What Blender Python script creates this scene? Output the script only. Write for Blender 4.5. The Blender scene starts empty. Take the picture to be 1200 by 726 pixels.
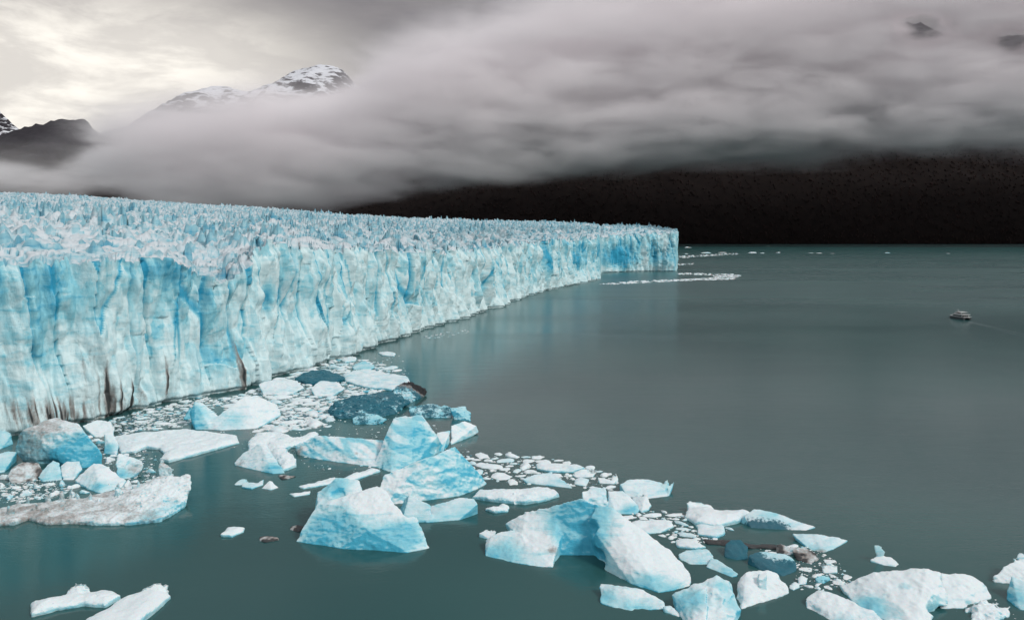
import bpy, bmesh, math, random
import numpy as np
from mathutils import Vector

random.seed(7)
RNG = np.random.default_rng(7)
S = bpy.context.scene
COL = S.collection

# ------------------------------------------------------------------ camera geometry
F, CX, CY, HZ, CAMZ = 933.33, 600.0, 363.0, 276.0, 70.0
PITCH = math.atan((CY - HZ) / F)
CP, SP = math.cos(PITCH), math.sin(PITCH)


def ray(px, py):
    u, v = (px - CX) / F, (CY - py) / F
    return u, CP + v * SP, -SP + v * CP


def G(px, py, z=0.0):
    """point of the horizontal plane at height z seen at photo pixel px, py"""
    x, y, w = ray(px, py)
    t = (z - CAMZ) / w
    return np.array([x * t, y * t, z])


def W(px, py, pyb=None):
    """point above the water spot (px, pyb), as high as photo row py"""
    if pyb is None or pyb == py:
        return G(px, py)
    b = G(px, pyb)
    x, y, w = ray(px, py)
    t = b[1] / y
    return np.array([x * t, b[1], CAMZ + w * t])


# ------------------------------------------------------------------ numpy noise
def _hash(ix, iy, iz, seed):
    h = (ix * 374761393 + iy * 668265263 + iz * 2147483647 + seed * 974634777) & 0xFFFFFFFF
    h = ((h ^ (h >> 13)) * 1274126177) & 0xFFFFFFFF
    h = ((h ^ (h >> 16)) * 2246822519) & 0xFFFFFFFF
    return h ^ (h >> 15)


def perlin(p, seed=0):
    p = np.asarray(p, float)
    i = np.floor(p).astype(np.int64)
    f = p - i
    u = f * f * f * (f * (f * 6 - 15) + 10)
    res = 0
    for dx in (0, 1):
        for dy in (0, 1):
            for dz in (0, 1):
                h = _hash(i[..., 0] + dx, i[..., 1] + dy, i[..., 2] + dz, seed)
                gx = (h & 1023) / 511.5 - 1
                gy = ((h >> 10) & 1023) / 511.5 - 1
                gz = ((h >> 20) & 1023) / 511.5 - 1
                g = gx * (f[..., 0] - dx) + gy * (f[..., 1] - dy) + gz * (f[..., 2] - dz)
                w = (u[..., 0] if dx else 1 - u[..., 0]) * (u[..., 1] if dy else 1 - u[..., 1]) * (u[..., 2] if dz else 1 - u[..., 2])
                res = res + w * g
    return res * 1.3


def fbm(p, octv=4, seed=0, ridged=False, gain=0.5):
    p = np.asarray(p, float)
    a, s, out = 1.0, 1.0, 0
    for k in range(octv):
        n = perlin(p * s, seed + 17 * k)
        out = out + a * ((1 - 2 * np.abs(n)) if ridged else n)
        a *= gain
        s *= 2.03
    return out


def cells(x, y, seed=0):
    """2D cellular noise: nearest-cell random numbers (3) and edge distance"""
    ix, iy = np.floor(x).astype(np.int64), np.floor(y).astype(np.int64)
    d1 = np.full(x.shape, 9.0); d2 = d1.copy()
    r = np.zeros(x.shape, np.int64); ox = np.zeros(x.shape); oy = np.zeros(x.shape)
    for a in (-1, 0, 1):
        for b in (-1, 0, 1):
            h = _hash(ix + a, iy + b, 0 * ix, seed)
            qx = ix + a + 0.1 + 0.8 * (h & 1023) / 1023.0
            qy = iy + b + 0.1 + 0.8 * ((h >> 10) & 1023) / 1023.0
            d = np.hypot(x - qx, y - qy)
            near = d < d1
            d2 = np.where(near, d1, np.minimum(d2, d))
            d1 = np.where(near, d, d1)
            r = np.where(near, _hash(ix + a, iy + b, 0 * ix + 5, seed + 3), r)
            ox = np.where(near, x - qx, ox); oy = np.where(near, y - qy, oy)
    return (r & 1023) / 1023.0, ((r >> 10) & 1023) / 1023.0, ((r >> 20) & 1023) / 1023.0, d2 - d1, ox, oy


def shards(x, y, seed, kx=1.0, ky=1.0):
    """broken facets: the upper envelope of randomly turned, tilted pyramids around jittered points"""
    ix, iy = np.floor(x).astype(np.int64), np.floor(y).astype(np.int64)
    best = np.full(x.shape, -9.0); rnd = np.zeros(x.shape)
    for a in (-1, 0, 1):
        for b in (-1, 0, 1):
            h = _hash(ix + a, iy + b, 0 * ix, seed); g = _hash(ix + a, iy + b, 0 * ix + 9, seed + 1)
            dx = x - (ix + a + (h & 1023) / 1023.0); dy = y - (iy + b + ((h >> 10) & 1023) / 1023.0)
            th = ((h >> 20) & 1023) / 1023.0 * 0.9 - 0.45
            c, s_ = np.cos(th), np.sin(th)
            u, v = c * dx + s_ * dy, -s_ * dx + c * dy
            f = (g & 1023) / 1023.0 - kx * np.abs(u) - ky * np.abs(v) + u * (((g >> 10) & 1023) / 1023.0 - .5) * 1.2 * kx + v * (((g >> 20) & 1023) / 1023.0 - .5) * 1.2 * ky
            m = f > best
            best = np.where(m, f, best); rnd = np.where(m, ((h >> 5) & 1023) / 1023.0, rnd)
    return best, rnd


def sstep(a, b, x):
    t = np.clip((x - a) / (b - a), 0, 1)
    return t * t * (3 - 2 * t)


# ------------------------------------------------------------------ object helpers
def tag(o, label=None, cat=None, group=None, kind=None):
    if label: o['label'] = label
    if cat: o['category'] = cat
    if group: o['group'] = group
    if kind: o['kind'] = kind
    return o


def mesh_np(name, V, Fq, mat, parent=None, smooth=True, tint=None, loc=None):
    V = np.asarray(V, np.float32)
    if loc is not None:
        V = V - np.asarray(loc, np.float32)
    me = bpy.data.meshes.new(name)
    Fq = np.asarray(Fq, np.int32)
    n = Fq.shape[1]
    me.vertices.add(len(V)); me.vertices.foreach_set('co', V.ravel())
    me.loops.add(Fq.size); me.loops.foreach_set('vertex_index', Fq.ravel())
    me.polygons.add(len(Fq))
    me.polygons.foreach_set('loop_start', np.arange(0, Fq.size, n, dtype=np.int32))
    me.update(calc_edges=True)
    me.validate()
    if smooth:
        me.polygons.foreach_set('use_smooth', np.ones(len(me.polygons), bool))
    if tint is not None:
        at = me.attributes.new('tint', 'FLOAT_COLOR', 'POINT')
        c = np.ones((len(V), 4), np.float32); c[:, :tint.shape[1]] = tint
        at.data.foreach_set('color', c.ravel())
    me.materials.append(mat)
    o = bpy.data.objects.new(name, me)
    COL.objects.link(o)
    if loc is not None: o.location = loc
    if parent: o.parent = parent
    return o


def grid_faces(nr, nc):
    a = (np.arange(nr - 1)[:, None] * nc + np.arange(nc - 1)[None, :]).ravel()
    return np.stack([a, a + 1, a + nc + 1, a + nc], 1)


def obj_bm(name, bm, mat, parent=None, smooth=False):
    me = bpy.data.meshes.new(name)
    bmesh.ops.recalc_face_normals(bm, faces=bm.faces)
    bm.to_mesh(me); bm.free()
    if smooth:
        for p in me.polygons: p.use_smooth = True
    me.materials.append(mat)
    o = bpy.data.objects.new(name, me); COL.objects.link(o)
    if parent: o.parent = parent
    return o


# ------------------------------------------------------------------ materials
class NT:
    def __init__(s, tree):
        s.t = tree; s.t.nodes.clear()

    def n(s, typ, inp=None, **kw):
        nd = s.t.nodes.new(typ)
        for k, v in kw.items(): setattr(nd, k, v)
        for k, v in (inp or {}).items():
            if isinstance(v, bpy.types.NodeSocket): s.t.links.new(v, nd.inputs[k])
            else: nd.inputs[k].default_value = v
        return nd

    def math(s, op, a, b=0.0, c=0.0, clamp=False):
        return s.n('ShaderNodeMath', {0: a, 1: b, 2: c}, operation=op, use_clamp=clamp).outputs[0]

    def mix(s, f, a, b, mode='MIX'):
        nd = s.n('ShaderNodeMix', None, data_type='RGBA', blend_type=mode)
        for i, v in ((0, f), (6, a), (7, b)):
            if isinstance(v, bpy.types.NodeSocket): s.t.links.new(v, nd.inputs[i])
            else: nd.inputs[i].default_value = v if i == 0 else (*v, 1)
        return nd.outputs[2]

    def ramp(s, x, lo, hi, a=0.0, b=1.0, smooth=True):
        nd = s.n('ShaderNodeMapRange', {0: x, 1: lo, 2: hi, 3: a, 4: b}, interpolation_type='SMOOTHSTEP' if smooth else 'LINEAR')
        return nd.outputs[0]

    def noise(s, vec, scale, detail=4.0, rough=0.55, dist=0.0):
        return s.n('ShaderNodeTexNoise', {'Vector': vec, 'Scale': scale, 'Detail': detail, 'Roughness': rough, 'Distortion': dist}).outputs[0]

    def curve(s, x, pts, lo, hi):
        """piecewise-linear function of x through pts"""
        cr = s.n('ShaderNodeFloatCurve')
        c = cr.mapping.curves[0]
        ys = [p[1] for p in pts]; y0, y1 = min(ys), max(ys)
        P = [((p[0] - lo) / (hi - lo), (p[1] - y0) / (y1 - y0)) for p in pts]
        c.points[0].location = P[0]; c.points[1].location = P[-1]
        for p in P[1:-1]: c.points.new(*p)
        cr.mapping.update()
        s.t.links.new(s.ramp(x, lo, hi, 0, 1, False), cr.inputs[1])
        return s.math('MULTIPLY_ADD', cr.outputs[0], y1 - y0, y0)


def new_mat(name):
    m = bpy.data.materials.new(name); m.use_nodes = True
    return m, NT(m.node_tree)


def ice_material(name, white=(0.69, 0.765, 0.785), blue=(0.065, 0.40, 0.55), bump=1.0, bscale=1.0, snow=0.56, sss=0.0, stretch=1.0):
    m, t = new_mat(name)
    out = t.n('ShaderNodeOutputMaterial')
    at = t.n('ShaderNodeAttribute', attribute_name='tint')
    sp = t.n('ShaderNodeSeparateColor', {0: at.outputs['Color']})
    R, Gd, B = sp.outputs
    tc = t.n('ShaderNodeTexCoord').outputs['Object']
    if stretch != 1.0: tc = t.n('ShaderNodeVectorMath', {0: tc, 1: (1.3, 1.3, stretch)}, operation='MULTIPLY').outputs[0]
    geo = t.n('ShaderNodeNewGeometry')
    nz = t.n('ShaderNodeSeparateXYZ', {0: geo.outputs['True Normal']}).outputs[2]
    n1 = t.noise(tc, 0.22 * bscale, 6, 0.62)
    n2 = t.noise(tc, 1.4 * bscale, 5, 0.65)
    n3 = t.noise(tc, 0.6 * bscale, 3, 0.5)
    up = t.ramp(t.math('ADD', nz, t.math('MULTIPLY', t.math('SUBTRACT', n2, 0.5), 0.5)), 0.42, 0.80, 0.0, snow)
    bf = t.math('ADD', R, t.math('MULTIPLY', t.math('SUBTRACT', n1, 0.5), 0.65))
    bf = t.math('ADD', bf, t.math('MULTIPLY', t.math('SUBTRACT', n2, 0.5), 0.45))
    bf = t.math('SUBTRACT', bf, up)
    rot = t.n('ShaderNodeMapping', {'Vector': tc, 'Rotation': (0.5, 0.35, 0.4), 'Scale': (0.10 * bscale, 0.16 * bscale, 1.25 * bscale)}).outputs[0]
    lay = t.noise(rot, 1.0, 5, 0.6, 0.5)
    bf = t.math('ADD', bf, t.math('MULTIPLY', t.ramp(lay, 0.48, 0.70), 0.30))
    bf = t.math('MAXIMUM', bf, 0.0)
    mid = tuple(0.5 * a + 0.5 * b for a, b in zip(white, blue))
    mid = (mid[0] * 0.80, mid[1] * 1.03, mid[2] * 1.0)
    c = t.mix(t.ramp(bf, 0.0, 0.5, 0, 1, False), white, mid)
    c = t.mix(t.ramp(bf, 0.5, 1.0, 0, 1, False), c, blue)
    tf = t.ramp(t.math('ADD', B, t.math('MULTIPLY', t.math('SUBTRACT', n2, 0.5), 1.3)), 0.3, 0.62)
    c = t.mix(t.math('MULTIPLY', tf, 0.93), c, (0.004, 0.090, 0.130))
    df = t.math('ADD', Gd, t.math('MULTIPLY', t.math('SUBTRACT', n2, 0.5), 0.9))
    df = t.math('MULTIPLY', t.ramp(df, 0.2, 0.95), t.math('MINIMUM', t.math('MULTIPLY', Gd, 5.0), 0.95))
    dc = t.mix(t.ramp(Gd, 0.8, 1.05), (0.235, 0.212, 0.195), (0.022, 0.018, 0.018))
    c = t.mix(df, c, dc)
    # small pits and grit held in the ice
    vor = t.n('ShaderNodeTexVoronoi', {'Vector': tc, 'Scale': 1.1 * bscale, 'Randomness': 1.0})
    pit = t.math('MULTIPLY', t.ramp(vor.outputs[0], 0.10, 0.22, 1.0, 0.0), t.ramp(n3, 0.58, 0.70, 0.0, 0.35))
    c = t.mix(pit, c, (0.22, 0.34, 0.40))
    h = t.math('ADD', t.math('ADD', t.math('MULTIPLY', n2, 0.5), t.math('MULTIPLY', lay, 0.7)), t.math('MULTIPLY', t.noise(tc, 4.5 * bscale, 4, 0.6), 0.25))
    h = t.math('SUBTRACT', h, t.math('MULTIPLY', pit, 0.4))
    bp = t.n('ShaderNodeBump', {'Strength': 0.36 * bump, 'Distance': 0.8 / bscale, 'Height': h})
    b = t.n('ShaderNodeBsdfPrincipled', {'Base Color': c, 'Roughness': 0.5, 'IOR': 1.31, 'Normal': bp.outputs[0], 'Specular IOR Level': 0.35})
    if sss:
        b.inputs['Subsurface Weight'].default_value = sss
        b.inputs['Subsurface Radius'].default_value = (0.35, 0.8, 1.0)
        b.inputs['Subsurface Scale'].default_value = 0.9
    t.t.links.new(b.outputs[0], out.inputs[0])
    return m


def plain_mat(name, col, rough=0.6, var=0.15, scale=2.0, metallic=0.0):
    m, t = new_mat(name)
    out = t.n('ShaderNodeOutputMaterial')
    tc = t.n('ShaderNodeTexCoord').outputs['Object']
    n = t.noise(tc, scale, 4, 0.6)
    c = t.mix(n, tuple(v * (1 - var) for v in col), tuple(min(1, v * (1 + var)) for v in col))
    b = t.n('ShaderNodeBsdfPrincipled', {'Base Color': c, 'Roughness': rough, 'Metallic': metallic})
    t.t.links.new(b.outputs[0], out.inputs[0])
    return m


ICE = ice_material('berg_ice', sss=0.35)
CLIFF = ice_material('cliff_ice', white=(0.63, 0.785, 0.80), blue=(0.04, 0.35, 0.53), bump=1.5, bscale=0.6, snow=0.3, stretch=0.45)
SERAC = ice_material('serac_ice', white=(0.56, 0.62, 0.65), blue=(0.07, 0.29, 0.42), bump=0.8, bscale=0.35, snow=0.35)

# ------------------------------------------------------------------ camera, sun, sky, view
cam = bpy.data.cameras.new('camera'); cam.lens = 28.0; cam.sensor_width = 36.0
cam.clip_start = 0.5; cam.clip_end = 60000
co = bpy.data.objects.new('camera', cam); COL.objects.link(co)
co.location = (0, 0, CAMZ); co.rotation_euler = (math.pi / 2 - PITCH, 0, 0)
S.camera = co

SUN_EL, SUN_AZ = math.radians(40), math.radians(118)      # azimuth clockwise from the view direction (+Y)
sl = bpy.data.lights.new('sun', 'SUN'); sl.energy = 1.9; sl.angle = math.radians(12); sl.color = (1.0, 0.965, 0.92)
so = bpy.data.objects.new('sun', sl); COL.objects.link(so)
sd = Vector((math.sin(SUN_AZ) * math.cos(SUN_EL), math.cos(SUN_AZ) * math.cos(SUN_EL), math.sin(SUN_EL)))
so.rotation_euler = sd.to_track_quat('Z', 'Y').to_euler()

wd = bpy.data.worlds.new('World'); S.world = wd; wd.use_nodes = True
t = NT(wd.node_tree)
wo = t.n('ShaderNodeOutputWorld')
sky = t.n('ShaderNodeTexSky', sky_type='NISHITA', sun_disc=False)
sky.sun_elevation = SUN_EL; sky.sun_rotation = SUN_AZ
bg0 = t.n('ShaderNodeBackground', {'Color': sky.outputs[0], 'Strength': 0.05})
gen = t.n('ShaderNodeTexCoord').outputs['Generated']
sx = t.n('ShaderNodeSeparateXYZ', {0: gen})
vx, vy, vz = sx.outputs
stv = t.n('ShaderNodeVectorMath', {0: gen, 1: (1.6, 1.6, 5.0)}, operation='MULTIPLY').outputs[0]
cn = t.noise(stv, 1.9, 7, 0.6, 0.25)
cn2 = t.noise(stv, 5.0, 6, 0.6, 0.3)
grey = t.mix(t.ramp(cn, 0.36, 0.64), (0.160, 0.148, 0.168), (0.290, 0.270, 0.275))
grey = t.mix(t.ramp(cn2, 0.35, 0.75, 0, 0.35), grey, (0.30, 0.285, 0.275))
# the thinner, brighter overcast overhead and behind the camera
lift = t.math('ADD', t.math('MULTIPLY', vz, 1.6), t.math('MULTIPLY', vy, -0.45))
lift = t.math('ADD', lift, t.math('MULTIPLY', t.math('SUBTRACT', cn, 0.5), 0.5))
c = t.mix(t.ramp(lift, 0.0, 0.85), grey, (0.72, 0.72, 0.75))
# bright gap low in the north-west
gx = t.math('DIVIDE', vx, t.math('MAXIMUM', vy, 0.05))
gz = t.math('DIVIDE', vz, t.math('MAXIMUM', vy, 0.05))
wx = t.math('ADD', gx, t.math('MULTIPLY', t.math('SUBTRACT', cn2, 0.5), 0.24))
wz = t.math('ADD', gz, t.math('MULTIPLY', t.math('SUBTRACT', cn, 0.5), 0.16))
dx = t.math('DIVIDE', t.math('ADD', wx, 0.58), 0.42)
dz = t.math('DIVIDE', t.math('SUBTRACT', wz, 0.175), 0.15)
rr = t.math('SQRT', t.math('ADD', t.math('MULTIPLY', dx, dx), t.math('MULTIPLY', dz, dz)))
gap = t.math('MULTIPLY', t.ramp(rr, 0.45, 1.25, 1.0, 0.0), t.ramp(vy, 0.1, 0.3))
br = t.mix(t.ramp(cn2, 0.38, 0.66), (0.80, 0.755, 0.70), (1.16, 1.10, 1.00))
c = t.mix(gap, c, br)
bg1 = t.n('ShaderNodeBackground', {'Color': c, 'Strength': 1.0})
ad = t.n('ShaderNodeMixShader', {0: 0.93, 1: bg0.outputs[0], 2: bg1.outputs[0]})
t.t.links.new(ad.outputs[0], wo.inputs[0])

S.view_settings.view_transform = 'Standard'; S.view_settings.look = 'None'
S.view_settings.exposure = 0.0; S.view_settings.gamma = 1.0; S.view_settings.use_curve_mapping = False
S.render.engine = 'CYCLES'
S.cycles.use_denoising = True
S.cycles.max_bounces = 10; S.cycles.diffuse_bounces = 3; S.cycles.glossy_bounces = 3
S.cycles.volume_bounces = 8
S.cycles.volume_step_rate = 1.0
S.cycles.volume_max_steps = 96
S.cycles.sample_clamp_indirect = 4.0

# ------------------------------------------------------------------ water
m, t = new_mat('lake_water')
out = t.n('ShaderNodeOutputMaterial')
pos = t.n('ShaderNodeNewGeometry').outputs['Position']
band = t.n('ShaderNodeVectorMath', {0: pos, 1: (0.0012, 0.007, 0.0)}, operation='MULTIPLY').outputs[0]
wind = t.noise(band, 1.0, 4, 0.55, 0.3)
w1 = t.noise(t.n('ShaderNodeVectorMath', {0: pos, 1: (0.5, 1.1, 1.0)}, operation='MULTIPLY').outputs[0], 1.0, 4, 0.6)
w2 = t.noise(t.n('ShaderNodeVectorMath', {0: pos, 1: (0.06, 0.16, 1.0)}, operation='MULTIPLY').outputs[0], 1.0, 3, 0.5)
hh = t.math('ADD', t.math('MULTIPLY', w1, 0.13), t.math('MULTIPLY', w2, 0.25))
bp = t.n('ShaderNodeBump', {'Strength': t.ramp(wind, 0.35, 0.65, 0.13, 0.26), 'Distance': 1.0, 'Height': hh})
milk = t.noise(pos, 0.006, 3, 0.5)
wc = t.mix(t.ramp(milk, 0.35, 0.65), (0.018, 0.070, 0.071), (0.026, 0.088, 0.086))
b = t.n('ShaderNodeBsdfPrincipled', {'Base Color': wc, 'Roughness': t.math('ADD', t.ramp(wind, 0.35, 0.65, 0.0, 0.05), t.ramp(t.n('ShaderNodeSeparateXYZ', {0: pos}).outputs[1], 230, 1000, 0.08, 0.26)), 'IOR': 1.333, 'Normal': bp.outputs[0]})
t.t.links.new(b.outputs[0], out.inputs[0])
WATER = m
bm = bmesh.new()
vs = [bm.verts.new(p) for p in ((-30000, -2000, 0), (30000, -2000, 0), (30000, 40000, 0), (-30000, 40000, 0))]
bm.faces.new(vs)
water = obj_bm('water', bm, WATER); tag(water, kind='structure')


# ------------------------------------------------------------------ glacier
def tab(pts):
    xs, ys = zip(*pts)
    return lambda x: np.interp(x, xs, ys)


wl = [(-330, 640), (-200, 566), (-100, 532), (0, 508), (40, 501), (83, 493), (124, 486), (180, 474), (240, 462), (275, 455), (310, 446), (340, 437),
      (380, 423), (420, 409), (450, 400), (490, 387), (530, 375), (560, 365), (600, 351), (640, 340), (680, 331), (701, 327), (703, 326.6),
      (704.2, 319.2), (720, 318.6), (737, 318.2), (767, 317.6), (791, 317.6), (793, 317.2)]
crest_row = tab([(-330, 300), (-100, 302), (0, 303), (30, 306), (60, 303), (100, 309), (150, 302), (190, 303), (220, 312), (240, 320), (265, 322), (285, 314), (298, 299), (322, 285),
                 (345, 288), (370, 293), (400, 291), (450, 292), (480, 296), (520, 294), (560, 291), (600, 287), (640, 283), (680, 280), (703, 277.5), (704.2, 277), (740, 275), (780, 271.5), (789, 272.5), (793, 276)])
sky_row = tab([(-330, 222), (0, 226), (100, 230), (200, 238), (300, 244), (400, 252.5), (480, 257), (560, 260), (640, 261.5), (700, 265), (750, 267), (793, 270)])
# dense front line in plan
P = np.array([np.append(G(a, b)[:2], a) for a, b in wl])
seg = np.hypot(*(P[1:, :2] - P[:-1, :2]).T)
cum = np.concatenate([[0], np.cumsum(seg)])
samples = []
for i in range(len(seg)):
    mid_y = 0.5 * (P[i, 1] + P[i + 1, 1])
    step = max(0.45, mid_y / 900.0)
    k = max(2, int(seg[i] / step))
    samples.append(cum[i] + seg[i] * np.arange(k) / k)
sarr = np.concatenate(samples + [[cum[-1]]])
fx = np.interp(sarr, cum, P[:, 0]); fy = np.interp(sarr, cum, P[:, 1]); fpx = np.interp(sarr, cum, P[:, 2])
# smooth the plan curve a little, keep the corner
tx, ty = np.gradient(fx), np.gradient(fy)
ker = np.hanning(31); ker /= ker.sum()
pad = lambda a: np.convolve(np.pad(a, 15, mode='edge'), ker, 'valid')
tx, ty = pad(tx), pad(ty)
L = np.hypot(tx, ty); nxv, nyv = ty / L, -tx / L               # outward (towards the lake)
Yb = fy
# crest heights from the crest rows
dirs = np.array([ray(p, r) for p, r in zip(fpx, crest_row(fpx))])
zc = CAMZ + dirs[:, 2] * Yb / dirs[:, 1]
c1 = cells(sarr / 11.0, 0 * sarr + 3.3, 11)
c2 = cells(sarr / 4.0, 0 * sarr + 7.1, 12)
rag = sstep(560, 720, fpx)
zc = zc + (c1[0] - 0.5) * (3.8 + 5 * rag) + (c2[0] - 0.6) * (2.8 + 3 * rag) + perlin(np.stack([sarr / 40, 0 * sarr, 0 * sarr], 1), 5) * 1.5 - 0.8 * (c2[3] < 0.12)
NV = 150
vv = np.linspace(0, 1, NV)
SS, VV = np.meshgrid(sarr, vv)
ZB = -1.5
ZZ = ZB + (zc[None, :] - ZB) * VV
PXg = np.broadcast_to(fpx[None, :], SS.shape)
warp = perlin(np.stack([SS / 30, ZZ / 25, 0 * SS], -1), 21) * 3.0
a = cells((SS + warp) / 12.0, ZZ / 85.0 + 0.3 * np.sin(SS / 17), 31)
bcl = cells((SS + warp * 0.6) / 5.2, ZZ / 36.0 + 5, 32)
d3 = cells((SS + warp * 0.4) / 2.1, ZZ / 13.0 + 9, 33)
apron = np.clip(1 - VV, 0, 1) ** 2.2 * (3.0 + 4.0 * np.clip(0.5 + perlin(np.stack([SS / 35, 0 * SS, 0 * SS], -1), 41) * 1.4, 0, 1.4))
h1, r1 = shards((SS + warp * .4) / 15.0, ZZ / 30.0, 91, 1.1, 0.75)
h2, r2 = shards((SS - warp * .3) / 5.6, ZZ / 12.0 + 3, 92, 1.1, 0.7)
h3, r3 = shards(SS / 2.2, ZZ / 4.6 + 7, 93, 1.1, 0.8)
mask2 = 0.45 + 0.75 * np.clip(0.5 + perlin(np.stack([SS / 22, ZZ / 18, 0 * SS], -1), 46) * 1.5, 0, 1)
off = (perlin(np.stack([SS / 70, ZZ / 140, 0 * SS], -1), 42) * 7.0 + (h1 - .2) * 7.5 + (h2 - .2) * 3.0 * mask2 + (h3 - .2) * 1.1 * mask2
       + ((a[0] - 0.4) * 3.0 + a[4] * (a[1] - 0.5) * 5) * sstep(0, .22, a[3]) + fbm(np.stack([SS / 6, ZZ / 9, 0 * SS], -1), 4, 43) * 0.7 + apron)
off -= 1.8 * (1 - sstep(0.0, 0.20, a[3])) * sstep(.45, .6, a[2])
off += -3.0 * sstep(0.88, 1.0, VV) * a[1]        # broken crest leans back
wn = np.exp(-((ZZ - 0.3) / 0.9) ** 2)                                     # melt notch at the waterline
off -= 2.2 * wn
# keep the two sides of the hidden step thin
fade = np.clip(np.abs(PXg - 703.6) / 4.0, 0.0, 1.0) * np.clip((793.2 - PXg) / 6.0, 0.1, 1.0)
off = off * fade - 3.0 * (1 - fade) * 0
Xg = fx[None, :] + nxv[None, :] * off
Yg = fy[None, :] + nyv[None, :] * off
Vc = np.stack([Xg, Yg, ZZ], -1).reshape(-1, 3)
# colour of the ice itself
ncol = fbm(np.stack([SS / 55, ZZ / 40, 0 * SS], -1), 3, 51)
nst = fbm(np.stack([SS / 4.0, ZZ / 45, 0 * SS], -1), 3, 52)
left = 1 - sstep(240, 330, PXg)
far = sstep(560, 700, PXg)
blue = 0.11 + 0.18 * ncol + 0.16 * nst + (a[2] - 0.5) * 0.16 + (r2 - 0.5) * 0.30 + (r3 - .5) * 0.20 + (r1 - .5) * .22
blue += 0.05 + left * (0.10 + 0.06 * sstep(0.4, 0.8, VV)) + far * 0.13 - 0.10 * (1 - left) * (1 - far) - 0.30 * (1 - sstep(0.0, 0.4, VV)) * (1 - 0.2 * left)
blue += 0.85 * (1 - sstep(0.01, 0.10, a[3])) * (a[2] > 0.35) * sstep(0.15, 0.5, VV) 
blue += 0.45 * (r2 < 0.07) * (VV > 0.3)
blue = np.where(blue > .5, .5 + (blue - .5) * .75, blue)


def spot(px0, r0, rx, ry):
    row = crest_row(PXg) + (1 - VV) * (np.interp(PXg, [w[0] for w in wl], [w[1] for w in wl]) - crest_row(PXg))
    return np.exp(-(((PXg - px0) / rx) ** 2 + ((row - r0) / ry) ** 2))


blue += 1.0 * spot(320, 348, 4, 16) + 0.5 * spot(190, 318, 12, 12) + 0.6 * spot(8, 325, 6, 28) + 0.4 * spot(225, 322, 6, 16) + 0.3 * spot(70, 330, 10, 30)
blue += 0.8 * spot(641, 302, 4, 14) + 0.7 * spot(676, 298, 6, 14) + 0.9 * spot(722, 300, 16, 14) + 0.5 * spot(765, 297, 5, 14) + 0.5 * spot(494, 305, 3, 14)
blue -= 0.5 * spot(105, 440, 30, 45) + 0.4 * spot(185, 430, 35, 40) + 0.3 * spot(340, 400, 60, 40)
dst = fbm(np.stack([SS / 1.6, ZZ / 30, 0 * SS], -1), 3, 61)
dirt = 1.0 * spot(50, 478, 48, 20) + 0.7 * spot(130, 466, 16, 26) + 0.5 * spot(160, 455, 8, 30) + 0.45 * spot(105, 420, 12, 30)
dirt += 1.1 * spot(192, 432, 1.8, 36) + 1.3 * spot(275, 428, 2.4, 36) + 0.35 * spot(268, 405, 2, 35) + 0.9 * spot(120, 455, 3, 28) + 0.8 * spot(152, 462, 3, 24) + 0.35 * spot(80, 300, 40, 8)
dirt = 1.25 * dirt * np.clip(0.75 + 1.2 * dst, 0, 1.3) + 0.30 * np.clip(dst, 0, 1) * (1 - sstep(200, 420, PXg)) * (1 - sstep(.3, .8, VV))
dirt += 0.4 * (ZZ < 0.4) * (ZZ > -1.2)
tint = np.stack([np.clip(blue, 0, 1.2), np.clip(dirt, 0, 1.1), 0 * dirt], -1).reshape(-1, 3)
gl = bpy.data.objects.new('glacier', None); COL.objects.link(gl)
tag(gl, 'vast crevassed blue white glacier ending in a sheer ice front above the lake', 'glacier')
mesh_np('ice_front', Vc, grid_faces(NV, len(sarr)), CLIFF, gl, tint=tint)

# upper surface: rows run back from the crest along the ice stream
keep = np.concatenate([[True], np.diff(np.floor(np.arange(len(sarr)) / 1.0)) > 0])
cxp, cyp, czp = Xg[-1], Yg[-1], ZZ[-1]
NR = 380
d_end = np.interp(fpx, [-330, 0, 400, 640, 703, 760, 793], [3000, 3000, 2900, 2700, 2500, 2100, 1700])
rr_ = (np.arange(NR) / (NR - 1)) ** 1.0
ratio = d_end / cyp
ratio = d_end / fy
D0 = fy[None, :] * ratio[None, :] ** rr_[:, None]                 # forward distance, geometric spacing
dec = np.exp(-(D0 - fy[None, :]) / 9.0)
D = D0 + (cyp - fy)[None, :] * dec
Xs = fx[None, :] / fy[None, :] * D0 + (cxp - fx)[None, :] * dec
sk = np.array([ray(p, r) for p, r in zip(fpx, sky_row(fpx))])
zend = CAMZ + sk[:, 2] / sk[:, 1] * d_end
u = (D0 - fy) / (d_end - fy)
zbase0 = czp * 0 + (CAMZ + dirs[:, 2] * Yb / dirs[:, 1])
ker2 = np.hanning(181); ker2 /= ker2.sum()
zs0 = np.convolve(np.pad(zbase0, 90, mode='edge'), ker2, 'valid')
back = D0 - fy
zb = zs0[None, :] * (1 - u) + zend[None, :] * u + np.sin(np.pi * np.clip(u, 0, 1)) * -0.02 * (zend - zs0)[None, :]
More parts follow.
